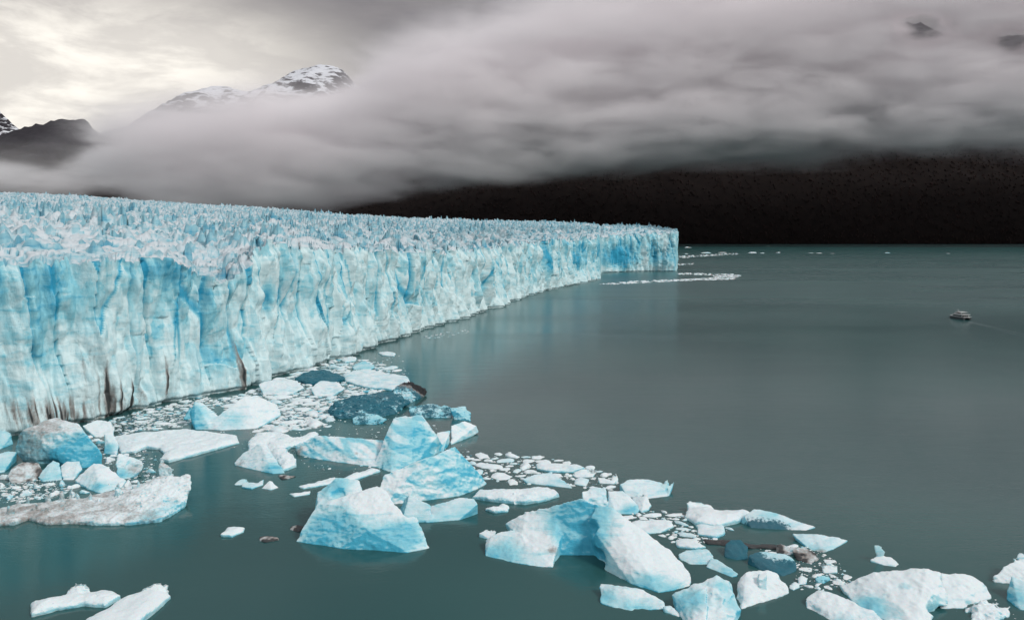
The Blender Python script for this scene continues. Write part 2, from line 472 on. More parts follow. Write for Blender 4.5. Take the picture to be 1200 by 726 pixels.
# the rows near the edge take over the crest's own height
nearw = np.exp(-back / 6.0)
q = np.stack([Xs, D, 0 * D], -1)
wrp = fbm(q / 60, 2, 71) * 14
s1 = cells((Xs + wrp) / 20, (D + wrp) / 17, 72)
s2 = cells((Xs + wrp) / 8.5, (D - wrp) / 8, 73)
s3 = cells((Xs + wrp * .5) / 5, (D + wrp * .5) / 5, 74)
rid = fbm(q / 34, 4, 75, ridged=True)
big = perlin(q / 120, 76)
amp = 0.9 + 0.4 * sstep(60, 350, back) + 0.2 * big
amp = amp * (0.46 + 0.56 * np.clip(0.5 + fbm(q / 75, 2, 82), 0, 1))
f1, f2, f3 = np.hypot(s1[4], s1[5]), np.hypot(s2[4], s2[5]), np.hypot(s3[4], s3[5])
ser = s1[0] * 6.5 * np.clip(1 - 1.25 * f1, -0.1, 1) + (s1[4] * (s1[1] - .5) + s1[5] * (s1[2] - .5)) * 7
ser += (0.35 + s2[0]) * 5.2 * np.clip(1 - 1.35 * f2, -0.1, 1) + (0.3 + s3[0]) * 2.4 * (1 - 1.3 * f3)
ser += rid * 3.0 + fbm(q / 10, 3, 80, ridged=True) * 1.5 - 6.2 + 6.0 * (s2[2] > 0.88) * np.clip(1 - 1.9 * f2, 0, 1)
ser -= 4.5 * (1 - sstep(0, 0.14, s1[3])) * (s1[2] > 0.35)
# the shallow grey hollow behind the notch
hol = np.exp(-(((fpx[None, :] - 262) / 34) ** 2)) * np.exp(-((back - 25) / 45) ** 2)
ser = ser * np.clip(np.abs(fpx - 703.6) / 3.0, 0, 1)[None, :]
zsurf = zb + ser * amp - hol * 7
zsurf = czp[None, :] * nearw + zsurf * (1 - nearw)
zsurf = np.where(rr_[:, None] > 0.985, np.minimum(zsurf, zb + 4), zsurf)
lim = np.clip((793.0 - fpx) / 22, 0, 1)[None, :]
zsurf = zsurf * 1.0
bl = 0.26 + (s1[2] - .5) * 0.22 + (s2[2] - .5) * 0.45 + 0.2 * fbm(q / 80, 3, 77) + 0.35 * (1 - sstep(0, 0.2, s1[3])) + 0.3 * (1 - sstep(0, .16, s2[3]))
bl += 0.10 * sstep(100, 700, back)
dr = 0.36 * hol + 0.30 * np.clip(fbm(q / 45, 3, 78), 0, 1) * np.exp(-back / 220) + 0.28 * sstep(900, 2200, back) * np.clip(0.3 + fbm(q / 30, 3, 79), 0, 1)
tint2 = np.stack([np.clip(bl, 0, 1.1), np.clip(dr, 0, .7), 0 * dr], -1)
Vs = np.stack([Xs, D, zsurf], -1)
# right-hand end wall and back wall go down to the water
nc = len(sarr)
mesh_np('serac_field', Vs.reshape(-1, 3), grid_faces(NR, nc), SERAC, gl, tint=tint2.reshape(-1, 3))
edge = Vs[:, -1, :]
nb = 24
zz = np.linspace(0, 1, nb)
Ve = np.stack([np.repeat(edge[:, None, 0], nb, 1) + 4.0 * fbm(np.stack([edge[:, None, 1] / 12 + 0 * zz, edge[:, None, 2] * zz / 20, 0 * zz + 0 * edge[:, :1]], -1), 3, 81) * (zz > 0.05) * (zz < .95),
               np.repeat(edge[:, None, 1], nb, 1), edge[:, None, 2] * (1 - zz) + ZB * zz], -1)
te = np.zeros((NR * nb, 3)); te[:, 0] = 0.4
mesh_np('end_wall', Ve.reshape(-1, 3), grid_faces(NR, nb), CLIFF, gl, tint=te)


# ------------------------------------------------------------------ icebergs: convex blocks merged, carved and weathered
def hull_planes(pts):
    bm = bmesh.new()
    for p in pts: bm.verts.new(p)
    bmesh.ops.convex_hull(bm, input=bm.verts)
    c = np.mean(pts, 0)
    pl = []
    for f in bm.faces:
        n = f.normal; v = f.verts[0].co
        if n.length < 0.5: continue
        d = n.dot(v)
        s = n.dot(Vector(c)) - d
        if s > 0: n, d = -n, -d
        pl.append((n.x, n.y, n.z, d))
    bm.free()
    pl = np.unique(np.round(np.array(pl), 4), axis=0)
    return pl


def surface_nets(d, org, h):
    """vectorised naive surface nets on the signed grid d (negative inside)"""
    ins = d < 0
    nx, ny, nz = d.shape
    corner = np.zeros((nx - 1, ny - 1, nz - 1), np.int32)
    acc = np.zeros((nx - 1, ny - 1, nz - 1, 3)); cnt = np.zeros((nx - 1, ny - 1, nz - 1))
    sl = lambda o, n: slice(o, n - 1 + o)
    def sub(A, o): return A[sl(o[0], nx), sl(o[1], ny), sl(o[2], nz)]
    for ax in range(3):
        o1, o2 = [k for k in range(3) if k != ax]
        for i in (0, 1):
            for j in (0, 1):
                a0 = [0, 0, 0]; a0[o1] = i; a0[o2] = j
                a1 = list(a0); a1[ax] = 1
                da, db = sub(d, a0), sub(d, a1)
                x = (da < 0) != (db < 0)
                tt = np.where(x, da / np.where(x, da - db, 1), 0)
                cnt += x
                acc[..., ax] += np.where(x, tt, 0)
                acc[..., o1] += np.where(x, i, 0); acc[..., o2] += np.where(x, j, 0)
    act = cnt > 0
    idx = -np.ones(act.shape, np.int64)
    idx[act] = np.arange(act.sum())
    ii = np.argwhere(act)
    V = org + (ii + acc[act] / cnt[act][:, None]) * h
    faces = []
    for ax in range(3):
        o1, o2 = (ax + 1) % 3, (ax + 2) % 3
        s0 = [slice(1, n - 1) for n in d.shape]; s1 = list(s0)
        s0[ax] = slice(0, d.shape[ax] - 1); s1[ax] = slice(1, d.shape[ax])
        A, B = ins[tuple(s0)], ins[tuple(s1)]
        e = np.argwhere(A != B)
        if not len(e): continue
        base = e.copy(); base[:, o1] += 1; base[:, o2] += 1
        def cell(da, db):
            c = base.copy(); c[:, o1] -= da; c[:, o2] -= db
            return idx[c[:, 0], c[:, 1], c[:, 2]]
        qd = np.stack([cell(1, 1), cell(0, 1), cell(0, 0), cell(1, 0)], 1)
        fl = ~A[tuple(e.T)]
        qd[fl] = qd[fl][:, ::-1]
        faces.append(qd)
    return V, np.concatenate(faces)


def poly_sdf(x, y, P):
    d = np.full(x.shape, 1e9); ins = np.zeros(x.shape, bool)
    n = len(P)
    for i in range(n):
        ax, ay = P[i]; bx, by = P[(i + 1) % n]
        ex, ey = bx - ax, by - ay
        tt = np.clip(((x - ax) * ex + (y - ay) * ey) / (ex * ex + ey * ey + 1e-9), 0, 1)
        d = np.minimum(d, np.hypot(x - ax - ex * tt, y - ay - ey * tt))
        c = ((ay > y) != (by > y)) & (x < ex * (y - ay) / (ey + 1e-12) + ax)
        ins ^= c
    return np.where(ins, -d, d)


def in_poly(x, y, P):
    r = False
    for i in range(len(P)):
        (ax, ay), (bx, by) = P[i], P[(i + 1) % len(P)]
        if (ay > y) != (by > y) and x < (bx - ax) * (y - ay) / (by - ay) + ax: r = not r
    return r


BERGS = []
DRAFT = -0.9


def berg(label, pieces, vox=None, rough=1.0, soft=0.22, blue=0.12, dirt=0.0, teal=0.0, spots=(), cuts=(), stripes=0.0, name='iceberg', cat='iceberg', seed=None, mat=None, group=None, lumps=0.0):
    """pieces: ('h', [(px,py[,base row])...]) convex block, or ('s', [(px,py)...], height) slab traced along its top edge"""
    seed = len(BERGS) * 7 + 100 if seed is None else seed
    prims = []; allp = []
    for pc in pieces:
        if pc[0] == 'h':
            pts = []
            for p in pc[1]:
                w = W(*p) if len(p) == 3 else G(*p)
                pts.append(w)
                if w[2] < 0.25: pts.append(np.array([w[0], w[1], DRAFT - 0.4]))
            zt = max(p[2] for p in pts)
            prims.append(('h', hull_planes(pts))); allp += pts
        else:
            hgt = pc[2]
            poly = [G(px, py, hgt)[:2] for px, py in pc[1]]
            prims.append(('s', poly, hgt))
            allp += [np.array([p[0], p[1], DRAFT]) for p in poly] + [np.array([p[0], p[1], hgt + 0.4]) for p in poly]
    A = np.array(allp)
    lo, hi = A.min(0) - 1.2, A.max(0) + 1.2
    lo[2] = DRAFT - 0.8
    if vox is None:
        vox = max(0.20, 0.00105 * np.hypot(*A.mean(0)[:2]))
        vol = np.prod(hi - lo)
        vox = max(vox, (vol / 2.6e6) ** (1 / 3))
    n = np.ceil((hi - lo) / vox).astype(int) + 1
    gx, gy, gz = [lo[k] + vox * np.arange(n[k]) for k in range(3)]
    X, Y, Z = np.meshgrid(gx, gy, gz, indexing='ij')
    d = None
    for pr in prims:
        if pr[0] == 'h':
            e = np.full(X.shape, -1e9)
            for a_, b_, c_, k_ in pr[1]:
                np.maximum(e, a_ * X + b_ * Y + c_ * Z - k_, out=e)
        else:
            p2 = poly_sdf(X[:, :, 0], Y[:, :, 0], pr[1])
            und = perlin(np.stack([X[:, :, 0] / 5, Y[:, :, 0] / 5, 0 * X[:, :, 0]], -1), seed + 5) * 0.35 * pr[2]
            edge = np.clip(-p2 / (1.4 * pr[2] + 0.2), 0, 1) ** 0.5
            top = pr[2] * (0.35 + 0.65 * edge) + und
            e = np.maximum(p2[:, :, None] + 0 * Z, Z - top[:, :, None])
        if d is None: d = e
        else:
            hh_ = np.clip(0.5 + 0.5 * (e - d) / soft, 0, 1)
            d = e * (1 - hh_) + d * hh_ - soft * hh_ * (1 - hh_)
    for (px, py, pyb, rx, ry, rz) in cuts:
        c = W(px, py, pyb)
        e = (np.sqrt(((X - c[0]) / rx) ** 2 + ((Y - c[1]) / ry) ** 2 + ((Z - c[2]) / rz) ** 2) - 1) * min(rx, ry, rz)
        k = 0.5
        hh_ = np.clip(0.5 + 0.5 * (d + e) / k, 0, 1)
        d = d * hh_ + (-e) * (1 - hh_) + k * hh_ * (1 - hh_)
    size = float(np.min(hi - lo))
    band_ = np.abs(d) < 1.6
    q = np.stack([X[band_], Y[band_], Z[band_]], -1)
    nn = fbm(q / 6.5, 2, seed) * 0.34 + fbm(q / 1.5, 2, seed + 1) * 0.17 + (np.abs(perlin(q / 4.2, seed + 2)) - 0.25) * 0.62 + (np.abs(perlin(q / 1.6, seed + 4)) - 0.25) * 0.34
    if lumps: nn = nn + lumps * (np.abs(perlin(q / 1.1, seed + 3)) - 0.3) * 0.9
    sc = rough * min(1.0, size / 6.0 + 0.25)
    d[band_] += nn * sc
    d = np.maximum(d, DRAFT - Z)
    for k in range(3):
        s_ = [slice(None)] * 3
        for e_ in (0, -1):
            s_[k] = e_; d[tuple(s_)] = np.maximum(d[tuple(s_)], 0.05)
    if not (d < 0).any(): return None
    V, Fq = surface_nets(d, lo, vox)
    # colour of the ice itself: clear blue, grit, dark meltwater-soaked ice
    bl = np.full(len(V), blue + 0.35) + 0.18 * fbm(V / 6.0, 3, seed + 11)
    if stripes:
        st = perlin(np.stack([(V[:, 0] * 0.35 + V[:, 2] * 0.9) / 1.3, (V[:, 0] * 0.6 - V[:, 2] * .3) / 7, V[:, 1] / 9], -1), seed + 12)
        bl = bl + stripes * sstep(-0.05, 0.35, st)
    dt = np.full(len(V), dirt) * (0.6 + 1.0 * np.clip(0.5 + fbm(V / 3.0, 3, seed + 13), 0, 1)) if dirt else np.zeros(len(V))
    te_ = np.full(len(V), float(teal) * 1.05) + (0.45 * fbm(V / 3.0, 3, seed + 14) if teal else 0)
    for sp in spots:
        k, px, py, pyb, r, amt = sp
        c = W(px, py, pyb)
        g = amt * np.exp(-((np.linalg.norm(V - c, axis=1) / r) ** 2))
        if k == 'b': bl = bl + g
        elif k == 'd': dt = dt + g
        elif k == 't': te_ = te_ + g
    loc = np.array([V[:, 0].mean(), V[:, 1].mean(), 0.0])
    o = mesh_np(name, V, Fq, mat or ICE, tint=np.stack([np.clip(bl, 0, 1.2), np.clip(dt, 0, 1.15), np.clip(te_, 0, 1)], -1), loc=loc)
    tag(o, label, cat, group)
    BERGS.append((o, [(p[0], p[1]) for pc in pieces for p in pc[1]]))
    return o



berg('faceted turquoise iceberg with a square tower behind its sloping white top plate', [
    ('h', [(347, 634), (372, 636), (399, 642), (420, 643), (448, 645), (478, 647), (474, 605, 632), (432, 622, 640), (372, 590, 622), (400, 592, 626), (442, 569, 616), (453, 575, 618), (372, 612), (460, 612)]),
    ('h', [(447, 645), (478, 647), (505, 642), (474, 605, 632), (488, 607, 630), (492, 619, 634), (470, 625)]),
    ('h', [(372, 575, 606), (395, 559, 602), (401, 563, 604), (420, 563, 602), (424, 573, 606), (372, 592, 616), (400, 592, 618), (425, 590, 616), (368, 606), (425, 602), (430, 615), (368, 618)])],
    rough=0.7, spots=[('b', 395, 612, 636, 5.5, 0.8), ('b', 372, 622, 634, 5, 0.7), ('b', 415, 632, 642, 4, 0.5), ('b', 455, 636, 645, 5, 0.9), ('b', 478, 622, 640, 4, 0.7), ('b', 393, 575, 606, 4, 0.9), ('b', 440, 590, 622, 6, -0.2)],
    cuts=[(395, 574, 612, 2.6, 2.6, 2.2)])
berg('low smooth turquoise iceberg curling out behind the towered berg', [
    ('h', [(505, 592, 600), (538, 582, 598), (555, 583, 598), (560, 590, 602), (560, 601), (538, 609), (500, 612), (505, 600)]),
    ('h', [(474, 585, 600), (480, 579, 602), (490, 590, 604), (505, 592, 606), (505, 611), (470, 613), (468, 600)])], rough=0.3, blue=0.45, soft=1.0)
berg('broad blue veined iceberg with a tilted peak, in front of the darker striped pyramid', [
    ('h', [(445, 572, 585), (451, 556, 580), (497, 538, 576), (533, 523, 566), (545, 538, 566), (571, 566), (559, 573), (538, 581), (499, 585), (450, 592), (440, 590), (540, 556), (480, 562)])],
    rough=0.8, stripes=0.45, spots=[('b', 530, 550, 570, 7, 0.4), ('b', 470, 570, 588, 8, -0.1)])
berg('tall blue striped pyramid iceberg with long low white arms on both sides', [
    ('h', [(461, 490, 530), (485, 492, 530), (494, 485, 522), (512, 511, 530), (512, 531, 534), (497, 540), (482, 549), (458, 553), (438, 546), (449, 516, 538), (520, 524), (470, 518)]),
    ('h', [(346, 523, 530), (350, 533), (373, 538), (399, 541), (373, 510, 530), (399, 512, 531), (420, 514, 532), (450, 516, 534), (440, 547), (420, 543), (350, 522), (445, 522)]),
    ('h', [(512, 506, 518), (528, 504, 516), (526, 521), (519, 529), (505, 526), (510, 515)]),
    ('h', [(529, 499, 512), (545, 493, 508), (558, 499, 508), (561, 506, 508), (545, 513), (528, 521), (530, 505)])],
    rough=0.75, stripes=0.55, spots=[('b', 480, 505, 532, 6, 0.55), ('b', 490, 530, 540, 7, 0.6), ('b', 455, 540, 550, 6, 0.5), ('b', 395, 525, 536, 9, 0.25), ('d', 350, 529, 532, 2.5, 0.8), ('b', 545, 505, 512, 8, -0.3), ('d', 418, 530, 540, 0.8, 0.9)])
berg('horseshoe shaped iceberg with a deep blue hollow and a bright white right slope', [
    ('h', [(569, 633, 640), (576, 626, 640), (599, 620, 638), (612, 628, 644), (623, 652, 656), (647, 664), (636, 664), (603, 659), (569, 651), (575, 636), (615, 636)]),
    ('h', [(592, 613, 630), (616, 600, 630), (612, 628, 644), (623, 652, 656), (647, 664), (655, 652), (660, 622, 642), (653, 600, 634), (600, 626), (660, 630)]),
    ('h', [(616, 600, 630), (653, 600, 634), (681, 584, 636), (699, 592, 640), (655, 650), (681, 647), (699, 650), (660, 620, 642), (640, 622), (700, 625)]),
    ('h', [(699, 592, 640), (716, 594, 642), (733, 611, 644), (755, 624, 650), (787, 646, 662), (811, 674, 678), (809, 686), (790, 691), (772, 694), (738, 683), (709, 667), (709, 660), (699, 650), (690, 612, 648), (720, 625), (690, 625)]),
    ('h', [(561, 624, 628), (570, 618, 626), (582, 622, 628), (575, 632), (562, 629)])],
    rough=0.55, soft=0.6, cuts=[(684, 654, 660, 5.2, 5.0, 2.6), (672, 618, 650, 5.5, 3.6, 3.4), (634, 632, 656, 2.6, 2.8, 2.0)],
    spots=[('b', 668, 620, 640, 5.5, 0.95), ('b', 690, 622, 644, 5.5, 0.95), ('b', 700, 645, 652, 4.5, 0.8), ('b', 600, 645, 656, 5.5, 0.75), ('b', 575, 642, 650, 3, 0.5), ('b', 705, 605, 640, 3.5, 0.7), ('b', 755, 685, 688, 4, 0.8), ('b', 785, 690, 691, 3, 0.6),
           ('b', 770, 650, 665, 9, -0.35), ('b', 622, 632, 650, 4, -0.3), ('d', 648, 645, 654, 1.5, 0.75), ('d', 634, 651, 660, 1.2, 0.6)])
berg('upright pale blue ice block touching the back of the horseshoe berg', [('h', [(683, 575, 594), (694, 571, 592), (710, 570, 592), (712, 590, 600), (684, 592, 602), (682, 602), (712, 603), (708, 590), (684, 590)])], blue=0.3)
berg('rounded pale berg with a sea green foot, right of the upright block', [('h', [(713, 575, 588), (730, 574, 588), (745, 588, 594), (750, 597, 598), (745, 602), (722, 602), (712, 598), (712, 586), (735, 588)])], blue=0.25, spots=[('b', 740, 599, 601, 3, 0.7)], rough=0.4)
berg('small white lump leaning against the rounded pale berg', [('h', [(742, 585, 590), (756, 581, 591), (763, 590, 595), (759, 598), (752, 600), (744, 592)])], blue=0.15)
berg('pale blue tabular floe with ragged horns along its right end', [
    ('h', [(727, 567, 576), (735, 562, 573), (760, 561, 572), (776, 566, 574), (783, 581), (760, 584), (735, 582), (726, 577), (735, 570), (770, 570)]),
    ('h', [(776, 566, 575), (782, 562, 574), (784, 566, 575), (780, 578), (775, 579)]), ('h', [(783, 570, 576), (790, 564, 573), (789, 568, 574), (784, 581), (780, 579)])], blue=0.3, rough=0.5)
berg('long white tabular floe with a raised left end, behind the teal rounded blocks', [
    ('s', [(807, 589), (832, 592), (842, 595), (874, 593), (880, 598), (869, 604), (842, 611), (816, 608), (803, 600)], 1.6),
    ('h', [(805, 590, 598), (808, 586, 596), (832, 590, 597), (838, 600), (812, 602), (804, 600)])], blue=0.05, rough=0.6)
berg('whaleback iceberg, white crown over a deep teal side with a flat tail', [
    ('h', [(872, 604, 612), (884, 596, 610), (909, 600, 610), (925, 610, 613), (955, 617, 618), (944, 621), (909, 620), (880, 618), (868, 612), (880, 606), (930, 612)])],
    blue=0.2, rough=0.4, spots=[('t', 900, 617, 620, 3.2, 0.8), ('t', 880, 615, 618, 2.5, 0.8), ('t', 918, 617, 620, 2.5, 0.6), ('b', 900, 604, 612, 4, 0.5)])
berg('pale wedge shaped floe with a grey dirty tip at its lower edge', [
    ('h', [(928, 625, 630), (955, 626, 633), (982, 629, 634), (993, 633, 634), (979, 642), (965, 647), (950, 644), (938, 634), (960, 630)])],
    blue=0.3, spots=[('d', 963, 644, 647, 2, 0.8), ('b', 945, 636, 642, 3, 0.5)], rough=0.6)
berg('dark teal rounded ice block, left one of a linked pair', [
    ('h', [(850, 637, 646), (856, 632, 644), (868, 632, 644), (876, 640, 648), (876, 655), (862, 656), (849, 652), (855, 642), (872, 642)])], teal=1.0, blue=0.6, rough=0.6)
berg('dark teal ice cylinder with a white frosted top, right one of a linked pair', [
    ('h', [(876, 650, 658), (892, 646, 655), (926, 650, 657), (933, 658, 663), (932, 669), (918, 675), (890, 667), (876, 660), (900, 652), (930, 658)])], teal=1.0, blue=0.5, rough=0.6,
    spots=[('t', 905, 649, 656, 3.2, -0.9), ('t', 922, 650, 657, 2.2, -0.7)])
berg('long dark gravel covered floe lying low behind the teal blocks', [
    ('s', [(823, 630), (845, 631), (880, 635), (915, 637), (912, 641), (880, 640), (850, 637), (830, 635)], 0.5)], dirt=2.0, name='debris_floe', cat='floe', vox=0.26)
berg('grey gritty heap of ice rubble beside the dark teal cylinder', [
    ('h', [(930, 645, 650), (945, 641, 648), (956, 648, 652), (960, 656), (948, 660), (935, 656), (935, 648)]), ('h', [(912, 641, 645), (925, 639, 644), (932, 645, 648), (925, 650), (910, 648)])], dirt=0.75, rough=0.9, lumps=0.5)
berg('turquoise floe shaped like an anvil behind the bright horseshoe slope', [
    ('h', [(795, 649, 652), (803, 644, 650), (828, 643, 650), (838, 652, 656), (832, 661), (808, 661), (797, 656), (815, 648)])], blue=0.45, rough=0.5)
berg('slanted turquoise bar of ice under the anvil shaped floe', [
    ('h', [(833, 653, 658), (842, 655, 659), (866, 672, 674), (858, 676), (840, 669), (828, 664), (838, 658)])], blue=0.5, rough=0.4)
berg('large craggy blue white iceberg cut by the bottom edge of the picture', [
    ('h', [(789, 697, 708), (810, 685, 706), (827, 680, 704), (830, 735, 740), (815, 738), (798, 724), (790, 708), (820, 698)]),
    ('h', [(826, 681, 704), (840, 673, 702), (857, 684, 704), (867, 714, 720), (866, 724), (850, 738), (825, 738), (826, 700), (858, 700)])],
    rough=1.0, blue=0.15, spots=[('b', 812, 705, 718, 3, 0.7), ('b', 845, 690, 706, 2.2, 0.7), ('b', 800, 700, 712, 3, 0.4), ('b', 858, 712, 718, 2, 0.5)])
berg('snowy rounded iceberg with a pitted right face, beside the craggy blue one', [
    ('h', [(865, 682, 692), (875, 669, 688), (898, 667, 686), (911, 670, 686), (923, 684, 690), (924, 694), (909, 701), (869, 713), (862, 702), (880, 684), (910, 682)]),
    ('h', [(890, 672, 694), (897, 672, 694), (899, 684, 697), (890, 685, 698), (895, 700), (885, 690)])], rough=0.8, blue=-0.05, spots=[('d', 914, 688, 694, 2.4, 0.35)])
berg('low cyan iceberg with white top, just below the horseshoe berg', [
    ('h', [(703, 683, 692), (723, 687, 698), (750, 690, 700), (777, 705, 708), (779, 713), (738, 715), (721, 712), (705, 706), (715, 696), (760, 698)]),
    ('h', [(778, 712, 715), (786, 708, 713), (799, 720), (796, 723), (780, 717)])], rough=0.8, blue=0.2, spots=[('b', 707, 696, 704, 2.5, 0.8), ('b', 735, 705, 713, 3, 0.5), ('b', 760, 711, 714, 2, 0.4)])
berg('wide sloping white iceberg with blue undercut left edge, by knobbly heap', [
    ('h', [(986, 687, 690), (1024, 670, 690), (1051, 675, 690), (1087, 666, 694), (1103, 671, 696), (1110, 708, 712), (1087, 717, 720), (1084, 728), (1070, 742), (1054, 730), (1004, 711), (988, 692), (1020, 684)]),
    ('h', [(1103, 671, 690), (1121, 672, 690), (1137, 674, 690), (1157, 687, 694), (1162, 700), (1130, 702), (1129, 712), (1101, 713), (1100, 688), (1140, 686)])],
    rough=0.85, blue=0.06, cuts=[(1112, 716, 720, 3.6, 2.0, 2.2), (1146, 706, 710, 2.4, 1.2, 1.4)], spots=[('b', 1013, 703, 712, 3.2, 0.8), ('b', 1034, 716, 722, 3, 0.55), ('b', 1060, 690, 704, 1.5, 0.5)])
berg('elongated white floe with a small knob on its end, below the wide white berg', [
    ('h', [(943, 698, 704), (958, 689, 700), (975, 694, 704), (993, 708, 714), (1027, 717, 722), (1045, 735), (1000, 742), (964, 720), (946, 712), (965, 698)]),
    ('h', [(957, 685, 699), (966, 684, 698), (968, 690, 700), (958, 692, 701), (962, 702)])], rough=0.8, blue=0.08, spots=[('b', 985, 725, 730, 3, 0.5)])
berg('small lone floe carrying a tilted square block, right of the ice field', [
    ('h', [(1019, 654, 657), (1030, 649, 655), (1045, 652, 656), (1054, 660, 661), (1051, 664), (1036, 662), (1020, 658), (1040, 655)]),
    ('h', [(1024, 637, 655), (1038, 641, 655), (1038, 650, 656), (1026, 649, 657), (1030, 655)])], rough=0.5, blue=0.15, dirt=0.1)
berg('white stepped iceberg cut by the right edge of the picture', [
    ('h', [(1163, 679, 681), (1177, 663, 676), (1195, 653, 672), (1222, 652, 672), (1228, 686), (1190, 684), (1166, 682), (1200, 668)]),
    ('h', [(1188, 654, 672), (1195, 648, 670), (1215, 650, 672), (1215, 675), (1190, 676)])], rough=0.9, blue=0.08)
berg('turquoise horned iceberg at the right edge, below the stepped white one', [
    ('h', [(1181, 692, 698), (1186, 676, 694), (1190, 676, 694), (1195, 688, 700), (1222, 692, 704), (1222, 718), (1195, 714), (1181, 702), (1200, 692)])], rough=0.6, blue=0.35, spots=[('b', 1187, 700, 705, 2, 0.6)])
berg('knobbly white heap of frozen chunks below the right end of the wide white berg', [
    ('h', [(1142, 712, 716), (1150, 705, 714), (1162, 702, 712), (1172, 708, 714), (1170, 722), (1160, 730), (1140, 728)]), ('h', [(1166, 712, 716), (1183, 711, 716), (1181, 722), (1168, 726)])], rough=1.0, blue=0.05, lumps=0.8)
berg('small white chunk between the wide white berg and the knobbly heap', [('h', [(1130, 712, 715), (1137, 707, 713), (1144, 712, 716), (1140, 718), (1132, 717)])], blue=0.1)
berg('thin white floe arm with a crusty edge, left of the forked floe', [
    ('s', [(36, 701), (50, 699), (78, 691), (90, 688), (100, 690), (124, 688), (143, 694), (122, 704), (98, 702), (68, 707), (36, 715)], 1.3),
    ('h', [(78, 692, 697), (88, 686, 696), (104, 689, 697), (104, 701), (80, 703)])], rough=0.6, blue=0.0, lumps=0.3)
berg('forked white floe with a rounded head, beside the thin crusty floe arm', [
    ('s', [(144, 695), (158, 690), (176, 686), (192, 686), (200, 692), (186, 705), (164, 722), (150, 736), (100, 738), (100, 721), (124, 708)], 1.5),
    ('h', [(166, 690, 699), (180, 684, 697), (194, 686, 697), (199, 692, 698), (186, 706), (168, 708)])], rough=0.5, blue=0.06)
def rubble(n, poly, seed, lo=2, hi=6):
    rg_ = random.Random(seed); out_ = []
    xs_ = [p[0] for p in poly]; ys_ = [p[1] for p in poly]
    while len(out_) < n:
        px, py = rg_.uniform(min(xs_), max(xs_)), rg_.uniform(min(ys_), max(ys_))
        if not in_poly(px, py, poly): continue
        w_ = rg_.uniform(lo, hi)
        out_.append(('h', [(px + w_ * math.cos(k * 1.26 + .3 * rg_.random()), py + .5 * w_ * math.sin(k * 1.26)) for k in range(5)]
                    + [(px + rg_.uniform(-.6, .3) * w_, py - rg_.uniform(9, 14), py), (px + rg_.uniform(.1, .6) * w_, py - rg_.uniform(8, 12), py)]))
    return out_


berg('dirty ice raft with a thick pale blue fronted right end, lower left', rubble(26, [(0, 596), (40, 588), (100, 583), (160, 572), (180, 585), (120, 600), (60, 607), (0, 609)], 4) + [
    ('s', [(-14, 596), (35, 588), (97, 581), (124, 575), (157, 566), (185, 557), (205, 556), (219, 560), (215, 590), (188, 605), (150, 609), (113, 609), (79, 607), (60, 609), (48, 607), (33, 603), (15, 609), (-14, 611)], 1.3),
    ('h', [(172, 566, 580), (200, 557, 580), (221, 558, 580), (223, 566, 584), (221, 583, 591), (212, 597), (188, 609), (170, 613), (155, 611), (113, 611), (128, 588, 594), (160, 585), (210, 580)]),
    ('h', [(187, 545, 560), (190, 540, 558), (195, 546, 559), (200, 549, 560), (200, 560), (186, 562)])],
    rough=1.0, blue=0.0, dirt=0.38, lumps=0.6, spots=[('b', 175, 604, 611, 5, 0.55), ('b', 205, 590, 597, 4, 0.4), ('d', 60, 595, 600, 16, 0.25), ('d', 195, 580, 590, 8, -0.25)])
berg('big dirt streaked boulder of ice with a blue broken lower face, by the cliff foot', [
    ('h', [(17, 528, 540), (20, 510, 540), (27, 504, 540), (52, 493, 535), (64, 489, 532), (79, 493, 532), (91, 497, 535), (99, 507, 540), (119, 532, 544), (118, 545), (97, 548), (62, 545), (30, 540), (60, 528), (110, 530)])],
    rough=0.9, dirt=0.22, spots=[('d', 40, 512, 538, 8, 0.35), ('d', 62, 508, 536, 7, 0.2), ('b', 85, 535, 546, 7, 0.8), ('b', 105, 530, 544, 6, 0.6), ('d', 95, 535, 545, 5, -0.4), ('b', 68, 537, 546, 4, 0.6)],
    cuts=[(46, 548, 548, 7, 5, 2.6)])
berg('brown dirt caked ice block below the streaked boulder', [
    ('h', [(8, 558, 563), (15, 548, 558), (27, 541, 556), (45, 543, 556), (50, 552, 558), (40, 563), (14, 566), (20, 550), (44, 552)])], dirt=0.62, rough=0.8)
berg('blue and white ice block, left of two between brown block and white wedge', [
    ('h', [(43, 557, 560), (62, 539, 553), (70, 542, 553), (73, 562), (50, 564), (60, 552)])], blue=0.55, rough=0.6)
berg('pale square ice block, right of two between brown block and white wedge', [
    ('h', [(71, 546, 554), (78, 540, 552), (93, 540, 552), (96, 550, 555), (86, 562), (73, 562), (80, 550), (94, 552)])], blue=0.25, rough=0.6)
berg('white wedge iceberg with a blue front facet, resting against the dirty raft', [
    ('h', [(87, 562, 566), (110, 542, 560), (120, 543, 560), (148, 563, 566), (142, 571), (118, 578), (105, 574), (90, 566), (115, 556)])], blue=0.12, rough=0.7, spots=[('b', 112, 568, 575, 3.5, 0.8), ('b', 100, 556, 568, 3, 0.4)])
berg('white slab tilted against the cliff foot behind the streaked boulder', [
    ('h', [(97, 499, 508), (115, 490, 503), (130, 492, 503), (136, 500, 505), (130, 510), (112, 512), (100, 507)])], blue=0.05, rough=0.7, dirt=0.1)
berg('cyan ice lump at the left edge, upper of two', [('h', [(-12, 507, 520), (4, 503, 518), (14, 510, 518), (15, 520), (0, 526), (-14, 526)])], blue=0.5, rough=0.6)
berg('smooth blue ice slope at the left edge, lower of two', [('h', [(-12, 534, 546), (10, 528, 542), (20, 529, 540), (18, 540), (5, 553), (-14, 556)])], blue=0.5, rough=0.4)
